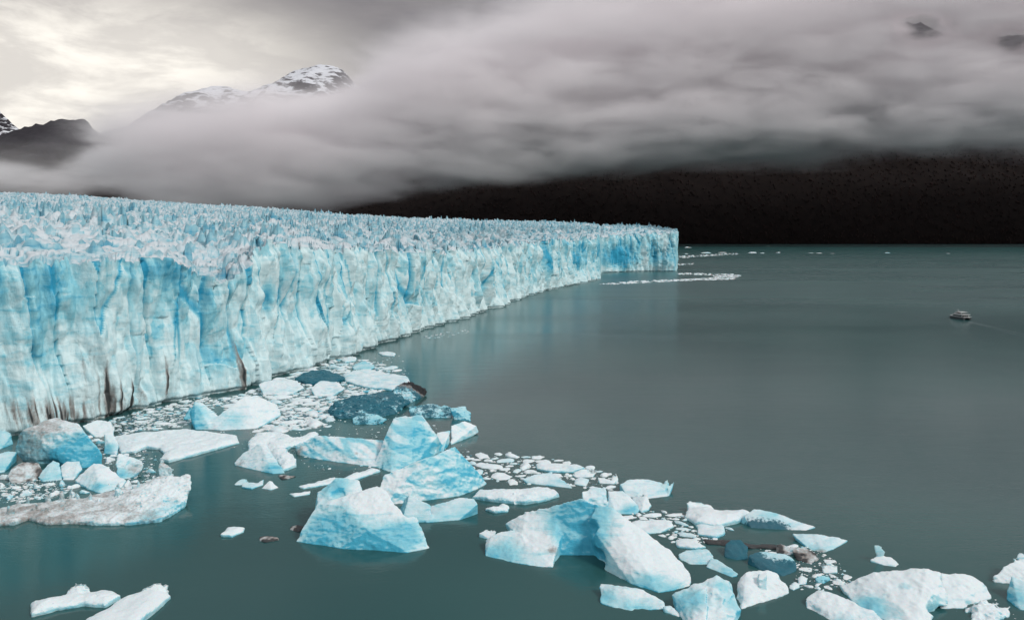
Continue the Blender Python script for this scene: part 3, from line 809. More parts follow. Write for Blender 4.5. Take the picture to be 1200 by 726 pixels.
berg('white upright ice block with a blue left flank, right of the streaked boulder', [
    ('h', [(122, 508, 524), (132, 505, 522), (140, 520, 527), (136, 533), (122, 531), (128, 520)])], blue=0.2, rough=0.6, spots=[('b', 124, 526, 530, 3, 0.8)])
berg('jagged white and blue ice block with brown grit, behind the raft', [
    ('h', [(136, 542, 556), (140, 530, 552), (147, 534, 552), (165, 539, 552), (170, 548, 555), (152, 560), (138, 562), (145, 548)])], blue=0.3, dirt=0.15, rough=1.0, spots=[('d', 158, 550, 556, 3, 0.5), ('b', 140, 553, 560, 2.5, 0.7)])
berg('flat snowy ice tongue with a scalloped edge reaching right from the cliff rubble', [
    ('s', [(132, 510), (170, 504), (200, 503), (217, 501), (248, 504), (277, 508), (280, 515), (240, 526), (217, 532), (198, 537), (187, 535), (194, 527), (186, 522), (170, 521), (158, 526), (142, 527)], 1.3)],
    rough=0.8, blue=0.0, dirt=0.14, lumps=0.3)
berg('white finned iceberg with a sharp deep blue left edge and a sloping back', [
    ('h', [(222, 484, 498), (228, 469, 496), (238, 472, 495), (258, 487, 496), (248, 503), (229, 503), (226, 492)]),
    ('h', [(247, 493, 500), (282, 478, 493), (286, 464, 490), (301, 464, 488), (325, 474, 485), (330, 486, 489), (300, 502), (260, 504), (248, 503), (280, 484), (322, 482)])],
    rough=0.6, blue=0.1, spots=[('b', 227, 485, 499, 4.2, 1.0), ('b', 232, 500, 503, 2.5, 0.8), ('b', 270, 492, 500, 7, 0.45)])
berg('blue spike of ice just left of the white finned berg', [('h', [(214, 487, 490), (224, 474, 488), (227, 482, 489), (226, 491), (216, 491)])], blue=0.75, rough=0.4)
berg('small pyramid iceberg with a bright blue lower corner, on open water by the rubble', [
    ('h', [(275, 542, 544), (286, 530, 541), (305, 519, 540), (312, 521, 540), (327, 545, 548), (334, 554), (320, 555), (308, 552), (288, 548), (276, 545), (310, 534)])],
    rough=0.6, blue=0.3, dirt=0.12, spots=[('b', 320, 549, 554, 3, 1.0), ('d', 280, 541, 546, 2.2, 0.45)])
berg('snow crusted ice rubble patch between small pyramid and striped pyramid', [
    ('s', [(291, 514), (300, 506), (330, 505), (345, 511), (370, 504), (373, 508), (347, 519), (332, 523), (344, 530), (347, 542), (332, 547), (322, 535), (311, 520), (292, 526)], 1.3)], rough=1.0, lumps=0.6, blue=0.05, dirt=0.1)
berg('dark blue grit speckled iceberg under a dark brown rock ridge', [
    ('h', [(383, 481, 484), (392, 472, 482), (413, 464, 480), (435, 461, 478), (455, 459, 476), (470, 462, 474), (480, 470, 474), (462, 485), (443, 489), (413, 490), (397, 490), (385, 485), (420, 470)]),
    ('h', [(455, 460, 470), (473, 448, 466), (482, 447, 464), (497, 456, 462), (499, 461, 463), (495, 465), (480, 472), (462, 474), (470, 462)])],
    teal=0.72, blue=0.5, rough=1.3, lumps=0.9, spots=[('d', 482, 449, 464, 4.5, 1.3), ('d', 494, 458, 463, 4.5, 1.3), ('d', 470, 451, 466, 3, 1.0), ('d', 478, 463, 470, 5, 0.4), ('d', 445, 465, 478, 8, 0.35), ('t', 476, 464, 470, 5, -0.6)])
berg('teal jagged ridge of ice trailing right from the dark speckled berg', [
    ('h', [(480, 477, 484), (495, 474, 483), (507, 473, 482), (527, 477, 484), (530, 489), (503, 488), (482, 489), (500, 478)]),
    ('h', [(528, 478, 488), (545, 477, 486), (552, 484, 489), (551, 493), (532, 491), (540, 482)])], teal=0.45, blue=0.6, rough=1.2, lumps=0.5, spots=[('t', 545, 484, 490, 5, -0.6)])
berg('bright teal ice chunk at the foot of the dark speckled berg', [
    ('h', [(412, 491, 494), (425, 483, 491), (440, 485, 491), (454, 491, 494), (440, 497), (416, 497), (430, 488)])], teal=0.35, blue=0.7, rough=0.9, lumps=0.4)
berg('dark indigo patch of clear ice among white rubble near the cliff', [
    ('s', [(345, 441), (362, 434), (380, 432), (398, 437), (405, 441), (385, 446), (360, 447)], 1.7)], teal=0.9, blue=0.6, rough=1.2, lumps=0.7, name='ice_floe', cat='floe')
berg('thick pinkish white floe with a dark waterline, right of the curling turquoise berg', [
    ('s', [(553, 577), (562, 571), (600, 570), (625, 568), (645, 568), (655, 575), (640, 580), (615, 584), (570, 580)], 1.6), ('h', [(602, 578, 586), (608, 577, 584), (607, 590), (603, 591), (606, 584)])], dirt=0.12, rough=0.8, lumps=0.3, name='ice_floe', cat='floe')
berg('smooth pale blue mound lying behind the pinkish floe', [
    ('h', [(612, 561, 564), (625, 556, 562), (645, 553, 561), (660, 562, 566), (672, 572), (645, 569), (618, 566), (640, 560)])], blue=0.35, rough=0.4, name='ice_floe', cat='floe')
berg('small oval white floe with a lumpy crest below the pinkish floe', [('s', [(570, 594), (580, 592), (590, 588), (598, 592), (595, 596), (578, 597)], 0.8)], vox=0.24, lumps=0.4, name='ice_floe', cat='floe')
berg('curled white floe like a snail, left of the horned tabular floe', [
    ('h', [(700, 559, 563), (712, 561, 564), (722, 562, 564), (720, 567), (703, 566)]), ('h', [(715, 554, 561), (722, 551, 560), (725, 556, 561), (724, 565), (717, 565)])], rough=0.5, name='ice_floe', cat='floe')
berg('long flat white floe at the outer edge of the ice field', [('s', [(628, 542), (650, 541), (676, 542), (685, 546), (672, 550), (645, 550), (630, 547)], 0.9)], name='ice_floe', cat='floe', rough=0.7)
berg('pale floe with a rounded right end behind the loose white rubble', [('h', [(668, 554, 556), (685, 549, 555), (695, 548, 554), (698, 554, 556), (695, 559), (675, 559)])], blue=0.2, rough=0.5, name='ice_floe', cat='floe')
berg('thin pink white floe strip pointing at the square tower berg', [('s', [(349, 568), (370, 563), (392, 558), (401, 561), (380, 566), (355, 570)], 0.7)], name='ice_floe', cat='floe', vox=0.25, dirt=0.08)
berg('tiny thin floe strip on open water left of the square tower berg', [('s', [(339, 577), (352, 576), (364, 574), (363, 577), (345, 580)], 0.45)], name='ice_floe', cat='floe', vox=0.22, rough=0.5)
berg('pinkish narrow floe at the foot of the striped pyramid', [('s', [(402, 560), (415, 552), (436, 546), (445, 549), (425, 556), (408, 562)], 0.9)], name='ice_floe', cat='floe', vox=0.25, dirt=0.1)
berg('low pale floe with two small humps below the small pyramid', [('h', [(274, 566, 567), (288, 557, 563), (291, 564, 566), (285, 568), (276, 568)]), ('s', [(285, 564), (302, 564), (309, 560), (308, 566), (295, 571), (283, 569)], 0.5)], blue=0.4, name='ice_floe', cat='floe', vox=0.25, rough=0.5)
berg('little white ice pyramid floating below the small pyramid berg', [('h', [(307, 572), (316, 562, 569), (327, 571), (318, 574), (316, 567)])], blue=0.1, name='ice_floe', cat='floe', vox=0.22, rough=0.5)
berg('lone white flat floe on dark open water in the lower left', [('s', [(258, 624), (266, 615), (287, 615), (285, 619), (272, 625)], 0.9)], name='ice_floe', cat='floe', vox=0.22, rough=0.6)
berg('dark brown rock debris afloat left of the square tower berg', [('h', [(339, 616, 618), (348, 613, 617), (357, 616, 619), (358, 621), (350, 623), (340, 620)])], dirt=1.1, name='debris_floe', cat='floe', vox=0.22, rough=0.8, lumps=0.5)
berg('small black debris sliver on the open water in the lower left', [('s', [(304, 627), (312, 626), (326, 627), (327, 630), (310, 633), (304, 631)], 0.5)], dirt=1.1, name='debris_floe', cat='floe', vox=0.22, rough=0.5)
berg('dark wedge of debris at the right foot of the small pyramid', [('s', [(326, 555), (347, 556), (338, 559), (330, 560)], 0.5)], dirt=1.05, name='debris_floe', cat='floe', vox=0.22, rough=0.5)
berg('white block with a violet flank near the cliff, left of two', [('h', [(303, 450, 458), (316, 445, 455), (350, 446, 455), (358, 455, 459), (335, 463), (308, 462), (320, 452)])], blue=0.2, rough=0.8)
berg('white snowy block near the cliff, right of two, above the dark speckled berg', [('h', [(363, 455, 461), (375, 446, 457), (395, 447, 457), (405, 455, 461), (388, 464), (370, 464), (380, 453)])], blue=0.2, rough=0.8)
berg('cyan ice chunk off the cliff corner, above the long pale slab', [('h', [(412, 428, 430), (424, 422, 428), (436, 425, 429), (440, 430, 432), (430, 434), (415, 433)])], blue=0.55, rough=0.7)
berg('small pinkish floe tight under the ice cliff', [('s', [(399, 420), (408, 417), (418, 417), (417, 421), (404, 423)], 1.0)], dirt=0.1, name='ice_floe', cat='floe', rough=0.6)
berg('long pale slab of ice left of the dark rock ridge', [('s', [(402, 437), (425, 431), (455, 436), (478, 440), (481, 446), (462, 455), (430, 452), (405, 445)], 1.2)], blue=0.25, name='ice_floe', cat='floe', rough=0.7)
berg('tiny bright floe alone on the calm water off the cliff', [('s', [(443, 412), (455, 411), (464, 413), (462, 416), (448, 415)], 0.8)], name='ice_floe', cat='floe', rough=0.5)
berg('bright white floe behind the teal anvil, left of the dark gravel floe', [('s', [(792, 630), (800, 628), (816, 629), (820, 633), (830, 638), (815, 640), (795, 637)], 0.8)], name='ice_floe', cat='floe', vox=0.25)
berg('flat pale plate of ice behind the white horseshoe slope', [('s', [(740, 610), (760, 607), (785, 608), (790, 614), (775, 621), (755, 622), (742, 617)], 0.7)], blue=0.15, name='ice_floe', cat='floe', vox=0.28, rough=0.7)
berg('pale green plate of ice in front of the long white tabular floe', [('s', [(815, 613), (830, 611), (848, 614), (850, 622), (840, 627), (818, 623)], 0.7)], blue=0.3, name='ice_floe', cat='floe', vox=0.28, rough=0.7)
berg('round white ice ball at the right foot of the snowy rounded berg', [('h', [(925, 683, 686), (930, 680, 685), (936, 683, 686), (937, 688), (930, 691), (925, 689)])], vox=0.22, rough=0.4, name='ice_chunk', cat='ice chunk')
berg('white ice chunk between the teal cylinder and the round ice ball', [('h', [(934, 676, 680), (940, 672, 679), (946, 677, 681), (944, 684), (936, 685)])], vox=0.22, rough=0.5, name='ice_chunk', cat='ice chunk')
berg('teal ice boulder right of the rubble heap', [('h', [(955, 675, 679), (964, 670, 677), (972, 672, 677), (974, 679), (965, 683), (956, 682)])], vox=0.24, rough=0.5, teal=0.3, blue=0.7)
berg('pale ice block right of the teal boulder', [('h', [(973, 677, 680), (980, 674, 679), (991, 680, 682), (988, 686), (976, 684)])], vox=0.24, rough=0.5, blue=0.2)
berg('crusty white chunk above the pale ice block', [('h', [(963, 664, 668), (970, 661, 667), (981, 664, 668), (980, 671), (966, 671)])], vox=0.24, rough=0.7, lumps=0.5)

# ------------------------------------------------------------------ small floes: 12 shapes copied one by one
occ = []
for o, pts in BERGS:
    xs = [p[0] for p in pts]; ys = [p[1] for p in pts]
    occ.append((min(xs), max(xs), min(ys), max(ys)))
protos = []
for k in range(12):
    hgt = random.uniform(0.16, 0.5)
    npt = random.randint(6, 10)
    A = np.sort(RNG.uniform(0, 2 * math.pi, npt)); A = np.linspace(0, 2 * math.pi, npt, endpoint=False) + RNG.uniform(-.25, .25, npt)
    R = RNG.uniform(0.6, 1.15, npt)
    poly = [(R[i] * math.cos(A[i]), R[i] * 0.75 * math.sin(A[i])) for i in range(npt)]
    vox = 0.11
    gx = np.arange(-1.5, 1.5, vox); gz = np.arange(-0.5, 1.3, vox)
    X, Y, Z = np.meshgrid(gx, gx, gz, indexing='ij')
    p2 = poly_sdf(X[:, :, 0], Y[:, :, 0], poly)
    hm = hgt * (0.55 + 0.9 * np.clip(perlin(np.stack([X[:, :, 0] * .9, Y[:, :, 0] * .9, 0 * X[:, :, 0]], -1), 300 + k) + .4, 0, 1)) * np.clip(-p2 / 0.4, 0.0, 1) ** .5
    d = np.maximum(p2[:, :, None] + 0 * Z, Z - hm[:, :, None])
    d = d + fbm(np.stack([X, Y, Z], -1) * 1.6, 3, 320 + k) * 0.11
    d = np.maximum(d, -0.3 - Z)
    d[0] = d[-1] = 1; d[:, 0] = d[:, -1] = 1; d[:, :, 0] = d[:, :, -1] = 1
    V, Fq = surface_nets(d, np.array([-1.5, -1.5, -0.5]), vox)
    bl = np.full(len(V), random.choice([0, .05, .2, .4, .7])); dt = np.full(len(V), random.choice([0, 0, .1, .3]))
    o = mesh_np('small_floe', V, Fq, ICE, tint=np.stack([bl, dt, 0 * dt], -1))
    protos.append(o)

ZONES = [  # photo-space outline of the loose ice, count, size range (m), label, group
    ([(290, 460), (345, 438), (400, 418), (440, 424), (480, 440), (455, 456), (400, 470), (385, 500), (330, 505), (300, 505), (250, 470)], 125, (1.8, 6.0), 'loose white ice piece packed between the ice cliff and the dark speckled berg', 'loose ice pieces under the cliff'),
    ([(130, 490), (240, 463), (260, 470), (215, 500), (140, 508)], 35, (1.2, 4.0), 'loose white ice piece along the cliff foot behind the ice tongue', 'loose ice pieces behind the ice tongue'),
    ([(545, 535), (590, 529), (640, 536), (700, 550), (725, 566), (715, 575), (675, 570), (600, 566), (560, 560)], 52, (1.0, 5.0), 'loose white ice piece on the outer rim behind the veined and horseshoe bergs', 'loose ice pieces on the outer rim'),
    ([(715, 600), (760, 598), (810, 602), (860, 610), (850, 628), (800, 645), (780, 630), (740, 612)], 35, (0.8, 2.8), 'loose white ice piece right of the horseshoe berg slope', 'loose ice pieces right of the horseshoe berg'),
    ([(880, 640), (950, 640), (985, 660), (1000, 685), (960, 690), (930, 690), (935, 665)], 22, (0.5, 1.8), 'loose gritty ice piece around the teal cylinder and rubble heap', 'loose ice pieces round the teal pair'),
    ([(-5, 566), (60, 560), (90, 572), (60, 584), (-5, 590)], 18, (0.6, 1.6), 'loose ice piece between the brown block and the dirty raft', 'loose ice pieces behind the raft'),
    ([(380, 575), (430, 545), (500, 556), (470, 562), (430, 570)], 0, (0.5, 1.0), '', ''),
]


placed = []
used = [False] * 12


def place_floe(px, py, size, label, group, zs=1.0):
    p = G(px, py)
    k = random.randrange(12)
    src = protos[k]
    if used[k]:
        o = src.copy(); COL.objects.link(o)
    else:
        o = src; used[k] = True
    o.location = p; o.rotation_euler = (0, 0, random.uniform(0, 6.28))
    o.scale = (size, size * random.uniform(0.7, 1.0), size * zs * random.uniform(0.6, 1.0))
    tag(o, label, 'floe', group)
    placed.append((p[0], p[1], size))


big = []
for o, pts in BERGS:
    bb = [o.matrix_basis @ Vector(c) for c in o.bound_box]
    big.append((min(v.x for v in bb), max(v.x for v in bb), min(v.y for v in bb), max(v.y for v in bb)))


def free(p, s, tol):
    for x0, x1, y0, y1 in big:
        mx, my = (x1 - x0) * tol, (y1 - y0) * tol
        if x0 + mx - s < p[0] < x1 - mx + s and y0 + my - s < p[1] < y1 - my + s: return False
    return all(math.hypot(p[0] - a_, p[1] - b_) > (s + c_) * 0.82 for a_, b_, c_ in placed)


for poly, cnt, (s0, s1_), label, group in ZONES:
    xs = [p[0] for p in poly]; ys = [p[1] for p in poly]
    got = tries = 0
    sizes = sorted((s0 + (s1_ - s0) * random.random() ** 1.8 for _ in range(cnt)), reverse=True)
    while got < cnt and tries < 12000:
        tries += 1
        px, py = random.uniform(min(xs), max(xs)), random.uniform(min(ys), max(ys))
        if not in_poly(px, py, poly): continue
        s = sizes[got]
        if tries % 60 == 59: sizes[got] *= 0.93
        if free(G(px, py), s, 0.10):
            place_floe(px, py, s, label, group, 0.62 if s > 1.5 else 0.9); got += 1

for px, py, s in [(128, 540, 1.7), (124, 548, 1.2), (133, 534, 1.3), (153, 527, 1.6), (148, 533, 1.1), (176, 553, 1.5), (181, 559, 1.1), (158, 564, 1.3), (150, 568, 1.6), (128, 571, 1.2), (104, 512, 2.0), (112, 516, 1.5),
                  (100, 577, 1.4), (86, 571, 1.5), (72, 568, 1.3), (58, 568, 1.6), (44, 571, 1.2), (20, 571, 1.5), (6, 560, 1.6), (3, 569, 1.2), (30, 580, 1.7), (64, 579, 1.4), (84, 581, 1.2), (12, 583, 1.5), (46, 583, 1.2), (118, 519, 1.3), (146, 516, 1.7), (160, 512, 1.2)]:
    place_floe(px, py, s * 1.15, 'broken ice chunk wedged among the blocks around the streaked boulder', 'broken chunks round the streaked boulder', zs=2.0)

# floes far out on the lake
FAR = [(805, 297.5, 16), (826, 296.5, 26), (846, 296, 20), (882, 296.2, 28), (893, 296.6, 12), (912, 296.0, 14), (950, 296.4, 12), (960, 296.6, 16), (975, 296.9, 9), (1040, 296.5, 14), (1111, 297, 8), (806, 290, 30), (900, 288.5, 18)]
for px, py, s in FAR:
    place_floe(px, py, s, 'white floe among the thin line of ice far out on the lake', 'far floes beyond the glacier end', zs=0.6)


def brash(name, label, zones, mat, seed, wet=1.0):
    """countless crumbs of ice between the floes: one mass"""
    rg = random.Random(seed)
    Vall, Fall, T = [], [], []
    nv = 0
    base = [(-1, -.7, -.3), (1, -.6, -.3), (.8, .8, -.3), (-.9, .7, -.3), (-.5, -.4, .35), (.55, -.3, .3), (.4, .45, .42), (-.55, .4, .3)]
    fq = [(0, 1, 5, 4), (1, 2, 6, 5), (2, 3, 7, 6), (3, 0, 4, 7), (4, 5, 6, 7)]
    for poly, cnt, s0, s1_ in zones:
        xs = [p[0] for p in poly]; ys = [p[1] for p in poly]
        k = 0
        while k < cnt:
            px, py = rg.uniform(min(xs), max(xs)), rg.uniform(min(ys), max(ys))
            if not in_poly(px, py, poly): continue
            k += 1
            p = G(px, py); s = s0 + (s1_ - s0) * rg.random() ** 3
            an = rg.uniform(0, 6.28); ca, sa = math.cos(an), math.sin(an); hz = rg.uniform(.5, 1.1)
            for x, y, z in base:
                x += rg.uniform(-.3, .3); y += rg.uniform(-.3, .3); z += rg.uniform(-.1, .15) if z > 0 else 0
                Vall.append((p[0] + s * (ca * x - sa * y), p[1] + s * (sa * x + ca * y), s * z * hz * 0.6))
            Fall += [[nv + i for i in f] for f in fq]; nv += 8
            c = rg.choice([0, 0, .1, .4, .8]) * wet; T += [(c, rg.choice([0, 0, .12, .3]) * wet, rg.choice([0, 0, 0, .35, .6]) * wet)] * 8
    o = mesh_np(name, Vall, Fall, mat, tint=np.array(T), smooth=False)
    return tag(o, label, 'brash ice', kind='stuff')


brash('brash_ice', 'fine white brash ice floating between the icebergs and under the cliff', [
    (ZONES[0][0], 2600, 0.25, 2.0), (ZONES[1][0], 800, 0.25, 1.5), (ZONES[2][0], 380, 0.15, 0.8), (ZONES[3][0], 260, 0.12, 0.6), (ZONES[4][0], 260, 0.12, 0.5), (ZONES[5][0], 500, 0.15, 0.8), ([(110, 508), (150, 508), (185, 530), (185, 560), (150, 574), (110, 574), (125, 545)], 420, 0.15, 1.0),
    ([(500, 392), (545, 386), (552, 389), (520, 396), (490, 396)], 90, 0.3, 1.2), ([(400, 425), (470, 415), (480, 440), (430, 440)], 80, 0.2, 0.8),
    ([(1030, 690), (1190, 700), (1190, 726), (1120, 726)], 40, 0.1, 0.3), ([(250, 480), (500, 480), (560, 540), (420, 560), (250, 520)], 500, 0.2, 0.8)], ICE, 5)
brash('drifting_ice_band', 'curved band of drifting brash ice off the far end of the glacier', [
    ([(795, 319.5), (835, 320.5), (858, 321), (868, 322.5), (862, 327), (790, 329.5), (720, 333), (700, 333), (740, 329.5), (800, 327), (838, 325), (835, 322.5), (795, 321.5)], 900, 0.8, 4.0),
    ([(794, 300), (865, 296.5), (866, 298), (796, 302.5)], 240, 1.2, 6.0), ([(795, 309), (812, 308), (812, 310), (795, 310.5)], 60, 1.0, 4.0)], ICE, 6, 0.0)

# ------------------------------------------------------------------ mountains
m, t = new_mat('mountain_ground')
out = t.n('ShaderNodeOutputMaterial')
g_ = t.n('ShaderNodeNewGeometry')
pz = t.n('ShaderNodeSeparateXYZ', {0: g_.outputs['Position']}).outputs[2]
nz = t.n('ShaderNodeSeparateXYZ', {0: g_.outputs['Normal']}).outputs[2]
n1 = t.noise(g_.outputs['Position'], 0.004, 6, 0.6)
n2 = t.noise(g_.outputs['Position'], 0.02, 5, 0.65)
n3 = t.noise(t.n('ShaderNodeVectorMath', {0: g_.outputs['Position'], 1: (0.006, 0.006, 0.022)}, operation='MULTIPLY').outputs[0], 1.0, 5, 0.65)
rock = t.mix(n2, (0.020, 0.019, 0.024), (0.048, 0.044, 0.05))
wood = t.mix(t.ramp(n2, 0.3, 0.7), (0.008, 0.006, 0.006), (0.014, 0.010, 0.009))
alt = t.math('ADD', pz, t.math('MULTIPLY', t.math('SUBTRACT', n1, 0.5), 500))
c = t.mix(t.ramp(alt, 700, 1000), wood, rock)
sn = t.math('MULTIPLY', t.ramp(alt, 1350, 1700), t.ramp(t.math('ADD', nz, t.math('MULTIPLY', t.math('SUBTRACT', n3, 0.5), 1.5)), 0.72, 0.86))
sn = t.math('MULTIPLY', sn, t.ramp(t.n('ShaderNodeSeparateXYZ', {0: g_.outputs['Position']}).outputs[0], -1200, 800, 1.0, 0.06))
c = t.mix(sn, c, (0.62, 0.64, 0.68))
b = t.n('ShaderNodeBsdfPrincipled', {'Base Color': c, 'Roughness': 0.95, 'Specular IOR Level': 0.1})
t.t.links.new(b.outputs[0], out.inputs[0])
MTN = m


def skyZ(px, row, Y):
    x, y, w = ray(px, row)
    return CAMZ + w / y * Y


def mountain(name, px_rows, Ys, Yr, seed, pxs, n=(260, 90), rough=120, front=None, back=2500):
    """terrain from a foot line at distance Ys up to a ridge at Yr whose outline follows px_rows"""
    pxa = np.linspace(pxs[0], pxs[1], n[0])
    f = tab(px_rows)
    zr = np.array([skyZ(p, f(p), Yr) for p in pxa])
    Y = np.concatenate([np.linspace(Ys, Yr, n[1]), np.linspace(Yr, Yr + back, 14)[1:]])
    xs = (pxa - CX) / F * Yr / CP
    Xg, Yg = np.meshgrid(xs, Y)
    uu = np.clip((Yg - Ys) / (Yr - Ys), 0, 1)
    dn = np.clip((Yg - Yr) / back, 0, 1)
    q = np.stack([Xg, Yg, 0 * Xg], -1)
    prof = uu ** 0.85 * (1 - 0.7 * dn)
    z = zr[None, :] * prof + rough * fbm(q / 700, 6, seed, ridged=True) * np.clip(uu * 3, 0, 1) * (1 - 0.85 * np.exp(-((Yg - Yr) / 500) ** 2)) - rough * 0.6 * np.clip(uu * 3, 0, 1) * (1 - np.exp(-((Yg - Yr) / 500) ** 2))
    z += 26 * fbm(q / 130, 4, seed + 3, ridged=True) * np.clip(uu * 5, 0, 1)
    z = np.where(uu <= 0, -4, z)
    o = mesh_np(name, np.stack([Xg, Yg, z], -1).reshape(-1, 3), grid_faces(len(Y), n[0]), MTN)
    tag(o, kind='structure')
    return xs, Y, z


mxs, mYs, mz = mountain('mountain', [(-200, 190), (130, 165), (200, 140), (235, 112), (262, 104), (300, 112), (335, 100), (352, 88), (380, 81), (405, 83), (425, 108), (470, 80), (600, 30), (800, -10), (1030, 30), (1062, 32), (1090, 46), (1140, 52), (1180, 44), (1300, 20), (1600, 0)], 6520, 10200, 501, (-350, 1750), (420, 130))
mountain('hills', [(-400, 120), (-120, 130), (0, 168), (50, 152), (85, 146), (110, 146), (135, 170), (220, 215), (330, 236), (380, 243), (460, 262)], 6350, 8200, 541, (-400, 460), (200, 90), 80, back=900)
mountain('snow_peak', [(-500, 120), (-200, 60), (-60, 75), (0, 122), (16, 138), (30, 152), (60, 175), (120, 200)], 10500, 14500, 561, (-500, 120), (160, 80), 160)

# the dark wood on the far slope: one mass of small crowns
rg = np.random.default_rng(3)
NT_ = 36000
jx = rg.uniform(0, len(mxs) - 1.01, NT_); jy = rg.uniform(0, 1, NT_) ** 1.3 * 62
ix, iy = jx.astype(int), jy.astype(int)
ax, ay = jx - ix, jy - iy
zt = (mz[iy, ix] * (1 - ax) * (1 - ay) + mz[iy, ix + 1] * ax * (1 - ay) + mz[iy + 1, ix] * (1 - ax) * ay + mz[iy + 1, ix + 1] * ax * ay)
xt = mxs[ix] * (1 - ax) + mxs[ix + 1] * ax
yt = mYs[iy] * (1 - ay) + mYs[iy + 1] * ay
okm = (zt < 900) & (xt / yt > -0.35) & (zt > 3)
xt, yt, zt = xt[okm], yt[okm], zt[okm]
nt = len(xt)
hts = rg.uniform(10, 22, nt); wds = hts * rg.uniform(0.25, 0.45, nt)
ang = np.linspace(0, 2 * np.pi, 6, endpoint=False)
ringV = np.stack([np.cos(ang), np.sin(ang)], 1)
lowv = np.stack([xt[:, None] + wds[:, None] * ringV[:, 0] * 0.6, yt[:, None] + wds[:, None] * ringV[:, 1] * 0.6, (zt - 2)[:, None] + 0 * ringV[:, 0]], -1)
midv = np.stack([xt[:, None] + wds[:, None] * ringV[:, 0] * rg.uniform(.8, 1.2, (nt, 6)), yt[:, None] + wds[:, None] * ringV[:, 1], (zt + hts * .45)[:, None] + rg.uniform(-2, 2, (nt, 6))], -1)
topv = np.stack([xt[:, None] + wds[:, None] * ringV[:, 0] * 0.3, yt[:, None] + wds[:, None] * ringV[:, 1] * 0.3, (zt + hts)[:, None] + rg.uniform(-2, 2, (nt, 6))], -1)
V = np.concatenate([lowv, midv, topv], 1).reshape(-1, 3)
fb = []
for k in range(6):
    k2 = (k + 1) % 6
    fb += [(k, k2, 6 + k2, 6 + k), (6 + k, 6 + k2, 12 + k2, 12 + k)]
fb += [(12, 13, 14, 15), (12, 15, 16, 17)]
Fq = (np.array(fb)[None] + 18 * np.arange(nt)[:, None, None]).reshape(-1, 4)
m, t = new_mat('autumn_wood')
out = t.n('ShaderNodeOutputMaterial')
ps = t.n('ShaderNodeNewGeometry').outputs['Position']
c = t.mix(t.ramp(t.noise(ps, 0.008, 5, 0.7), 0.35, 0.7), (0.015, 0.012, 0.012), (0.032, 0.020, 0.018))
b = t.n('ShaderNodeBsdfPrincipled', {'Base Color': c, 'Roughness': 0.95, 'Specular IOR Level': 0.1})
t.t.links.new(b.outputs[0], out.inputs[0])
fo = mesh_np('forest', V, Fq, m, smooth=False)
tag(fo, 'dark autumn forest covering the far mountain slope under the clouds', 'forest', kind='stuff')

# ------------------------------------------------------------------ low cloud bank in front of the mountains (volume)
m, t = new_mat('cloud_vapour')
out = t.n('ShaderNodeOutputMaterial')
ps = t.n('ShaderNodeNewGeometry').outputs['Position']
sx = t.n('ShaderNodeSeparateXYZ', {0: ps}); X_, Y_, Z_ = sx.outputs
kx = lambda px: (px - 600) * 5.6
kz = lambda row: 70 + (276 - row) * 5.6
bot = t.curve(X_, [(kx(a_), kz(b_)) for a_, b_ in [(-300, 215), (0, 208), (110, 216), (230, 232), (330, 240), (420, 220), (520, 203), (620, 195), (700, 184), (900, 177), (1100, 169), (1500, 160)]], kx(-300), kx(1500))
topc = t.curve(X_, [(kx(a_), kz(b_)) for a_, b_ in [(-300, 190), (0, 185), (90, 178), (130, 155), (230, 138), (330, 124), (420, 98), (510, 62), (620, 25), (800, -15), (1500, -40)]], kx(-300), kx(1500))
v1 = t.n('ShaderNodeVectorMath', {0: ps, 1: (0.0008, 0.0008, 0.0030)}, operation='MULTIPLY').outputs[0]
nA = t.math('SUBTRACT', t.noise(v1, 1.0, 6, 0.58, 0.4), 0.5)
v2 = t.n('ShaderNodeVectorMath', {0: ps, 1: (0.0026, 0.0026, 0.0085)}, operation='MULTIPLY').outputs[0]
nB = t.math('SUBTRACT', t.noise(v2, 1.0, 4, 0.6, 0.3), 0.5)
zw = t.math('ADD', Z_, t.math('ADD', t.math('MULTIPLY', nA, 420), t.math('MULTIPLY', nB, 130)))
lo_f = t.ramp(t.math('SUBTRACT', zw, bot), -110, 230)
hi_f = t.ramp(t.math('SUBTRACT', topc, zw), -130, 260)
fillv = t.ramp(t.math('ADD', t.math('MULTIPLY', nA, 1.3), t.math('MULTIPLY', nB, 1.0)), -0.26, 0.20, 0.10, 1.0)
dens = t.math('MULTIPLY', t.math('MULTIPLY', lo_f, hi_f), fillv)
for (px, row, r0, r1, fl) in [(380, 90, 130, 400, .16), (45, 168, 240, 520, .18), (1070, 38, 90, 290, .02), (1172, 54, 110, 310, .02), (15, 140, 100, 350, .06)]:
    ddx = t.math('SUBTRACT', X_, t.math('MULTIPLY', Y_, (px - 600) / F)); ddz = t.math('SUBTRACT', Z_, t.math('MULTIPLY_ADD', Y_, (HZ - row) / F, 70.0))
    dd = t.math('SQRT', t.math('ADD', t.math('MULTIPLY', ddx, ddx), t.math('MULTIPLY', t.math('MULTIPLY', ddz, ddz), 3.2)))
    dd = t.math('ADD', dd, t.math('MULTIPLY', t.math('ADD', nA, nB), 420))
    dens = t.math('MULTIPLY', dens, t.ramp(dd, r0, r1, fl, 1.0))
dens = t.math('MULTIPLY', dens, 0.0105)
pv = t.n('ShaderNodeVolumePrincipled', {'Color': (0.990, 0.966, 0.974, 1), 'Density': dens, 'Anisotropy': 0.0})
t.t.links.new(pv.outputs[0], out.inputs[1])
try: m.cycles.volume_step_rate = 0.35
except Exception: pass
m.volume_intersection_method = 'FAST' if hasattr(m, 'volume_intersection_method') else None
bm = bmesh.new()
xa = np.linspace(-6200, 6200, 40)
ringp = []
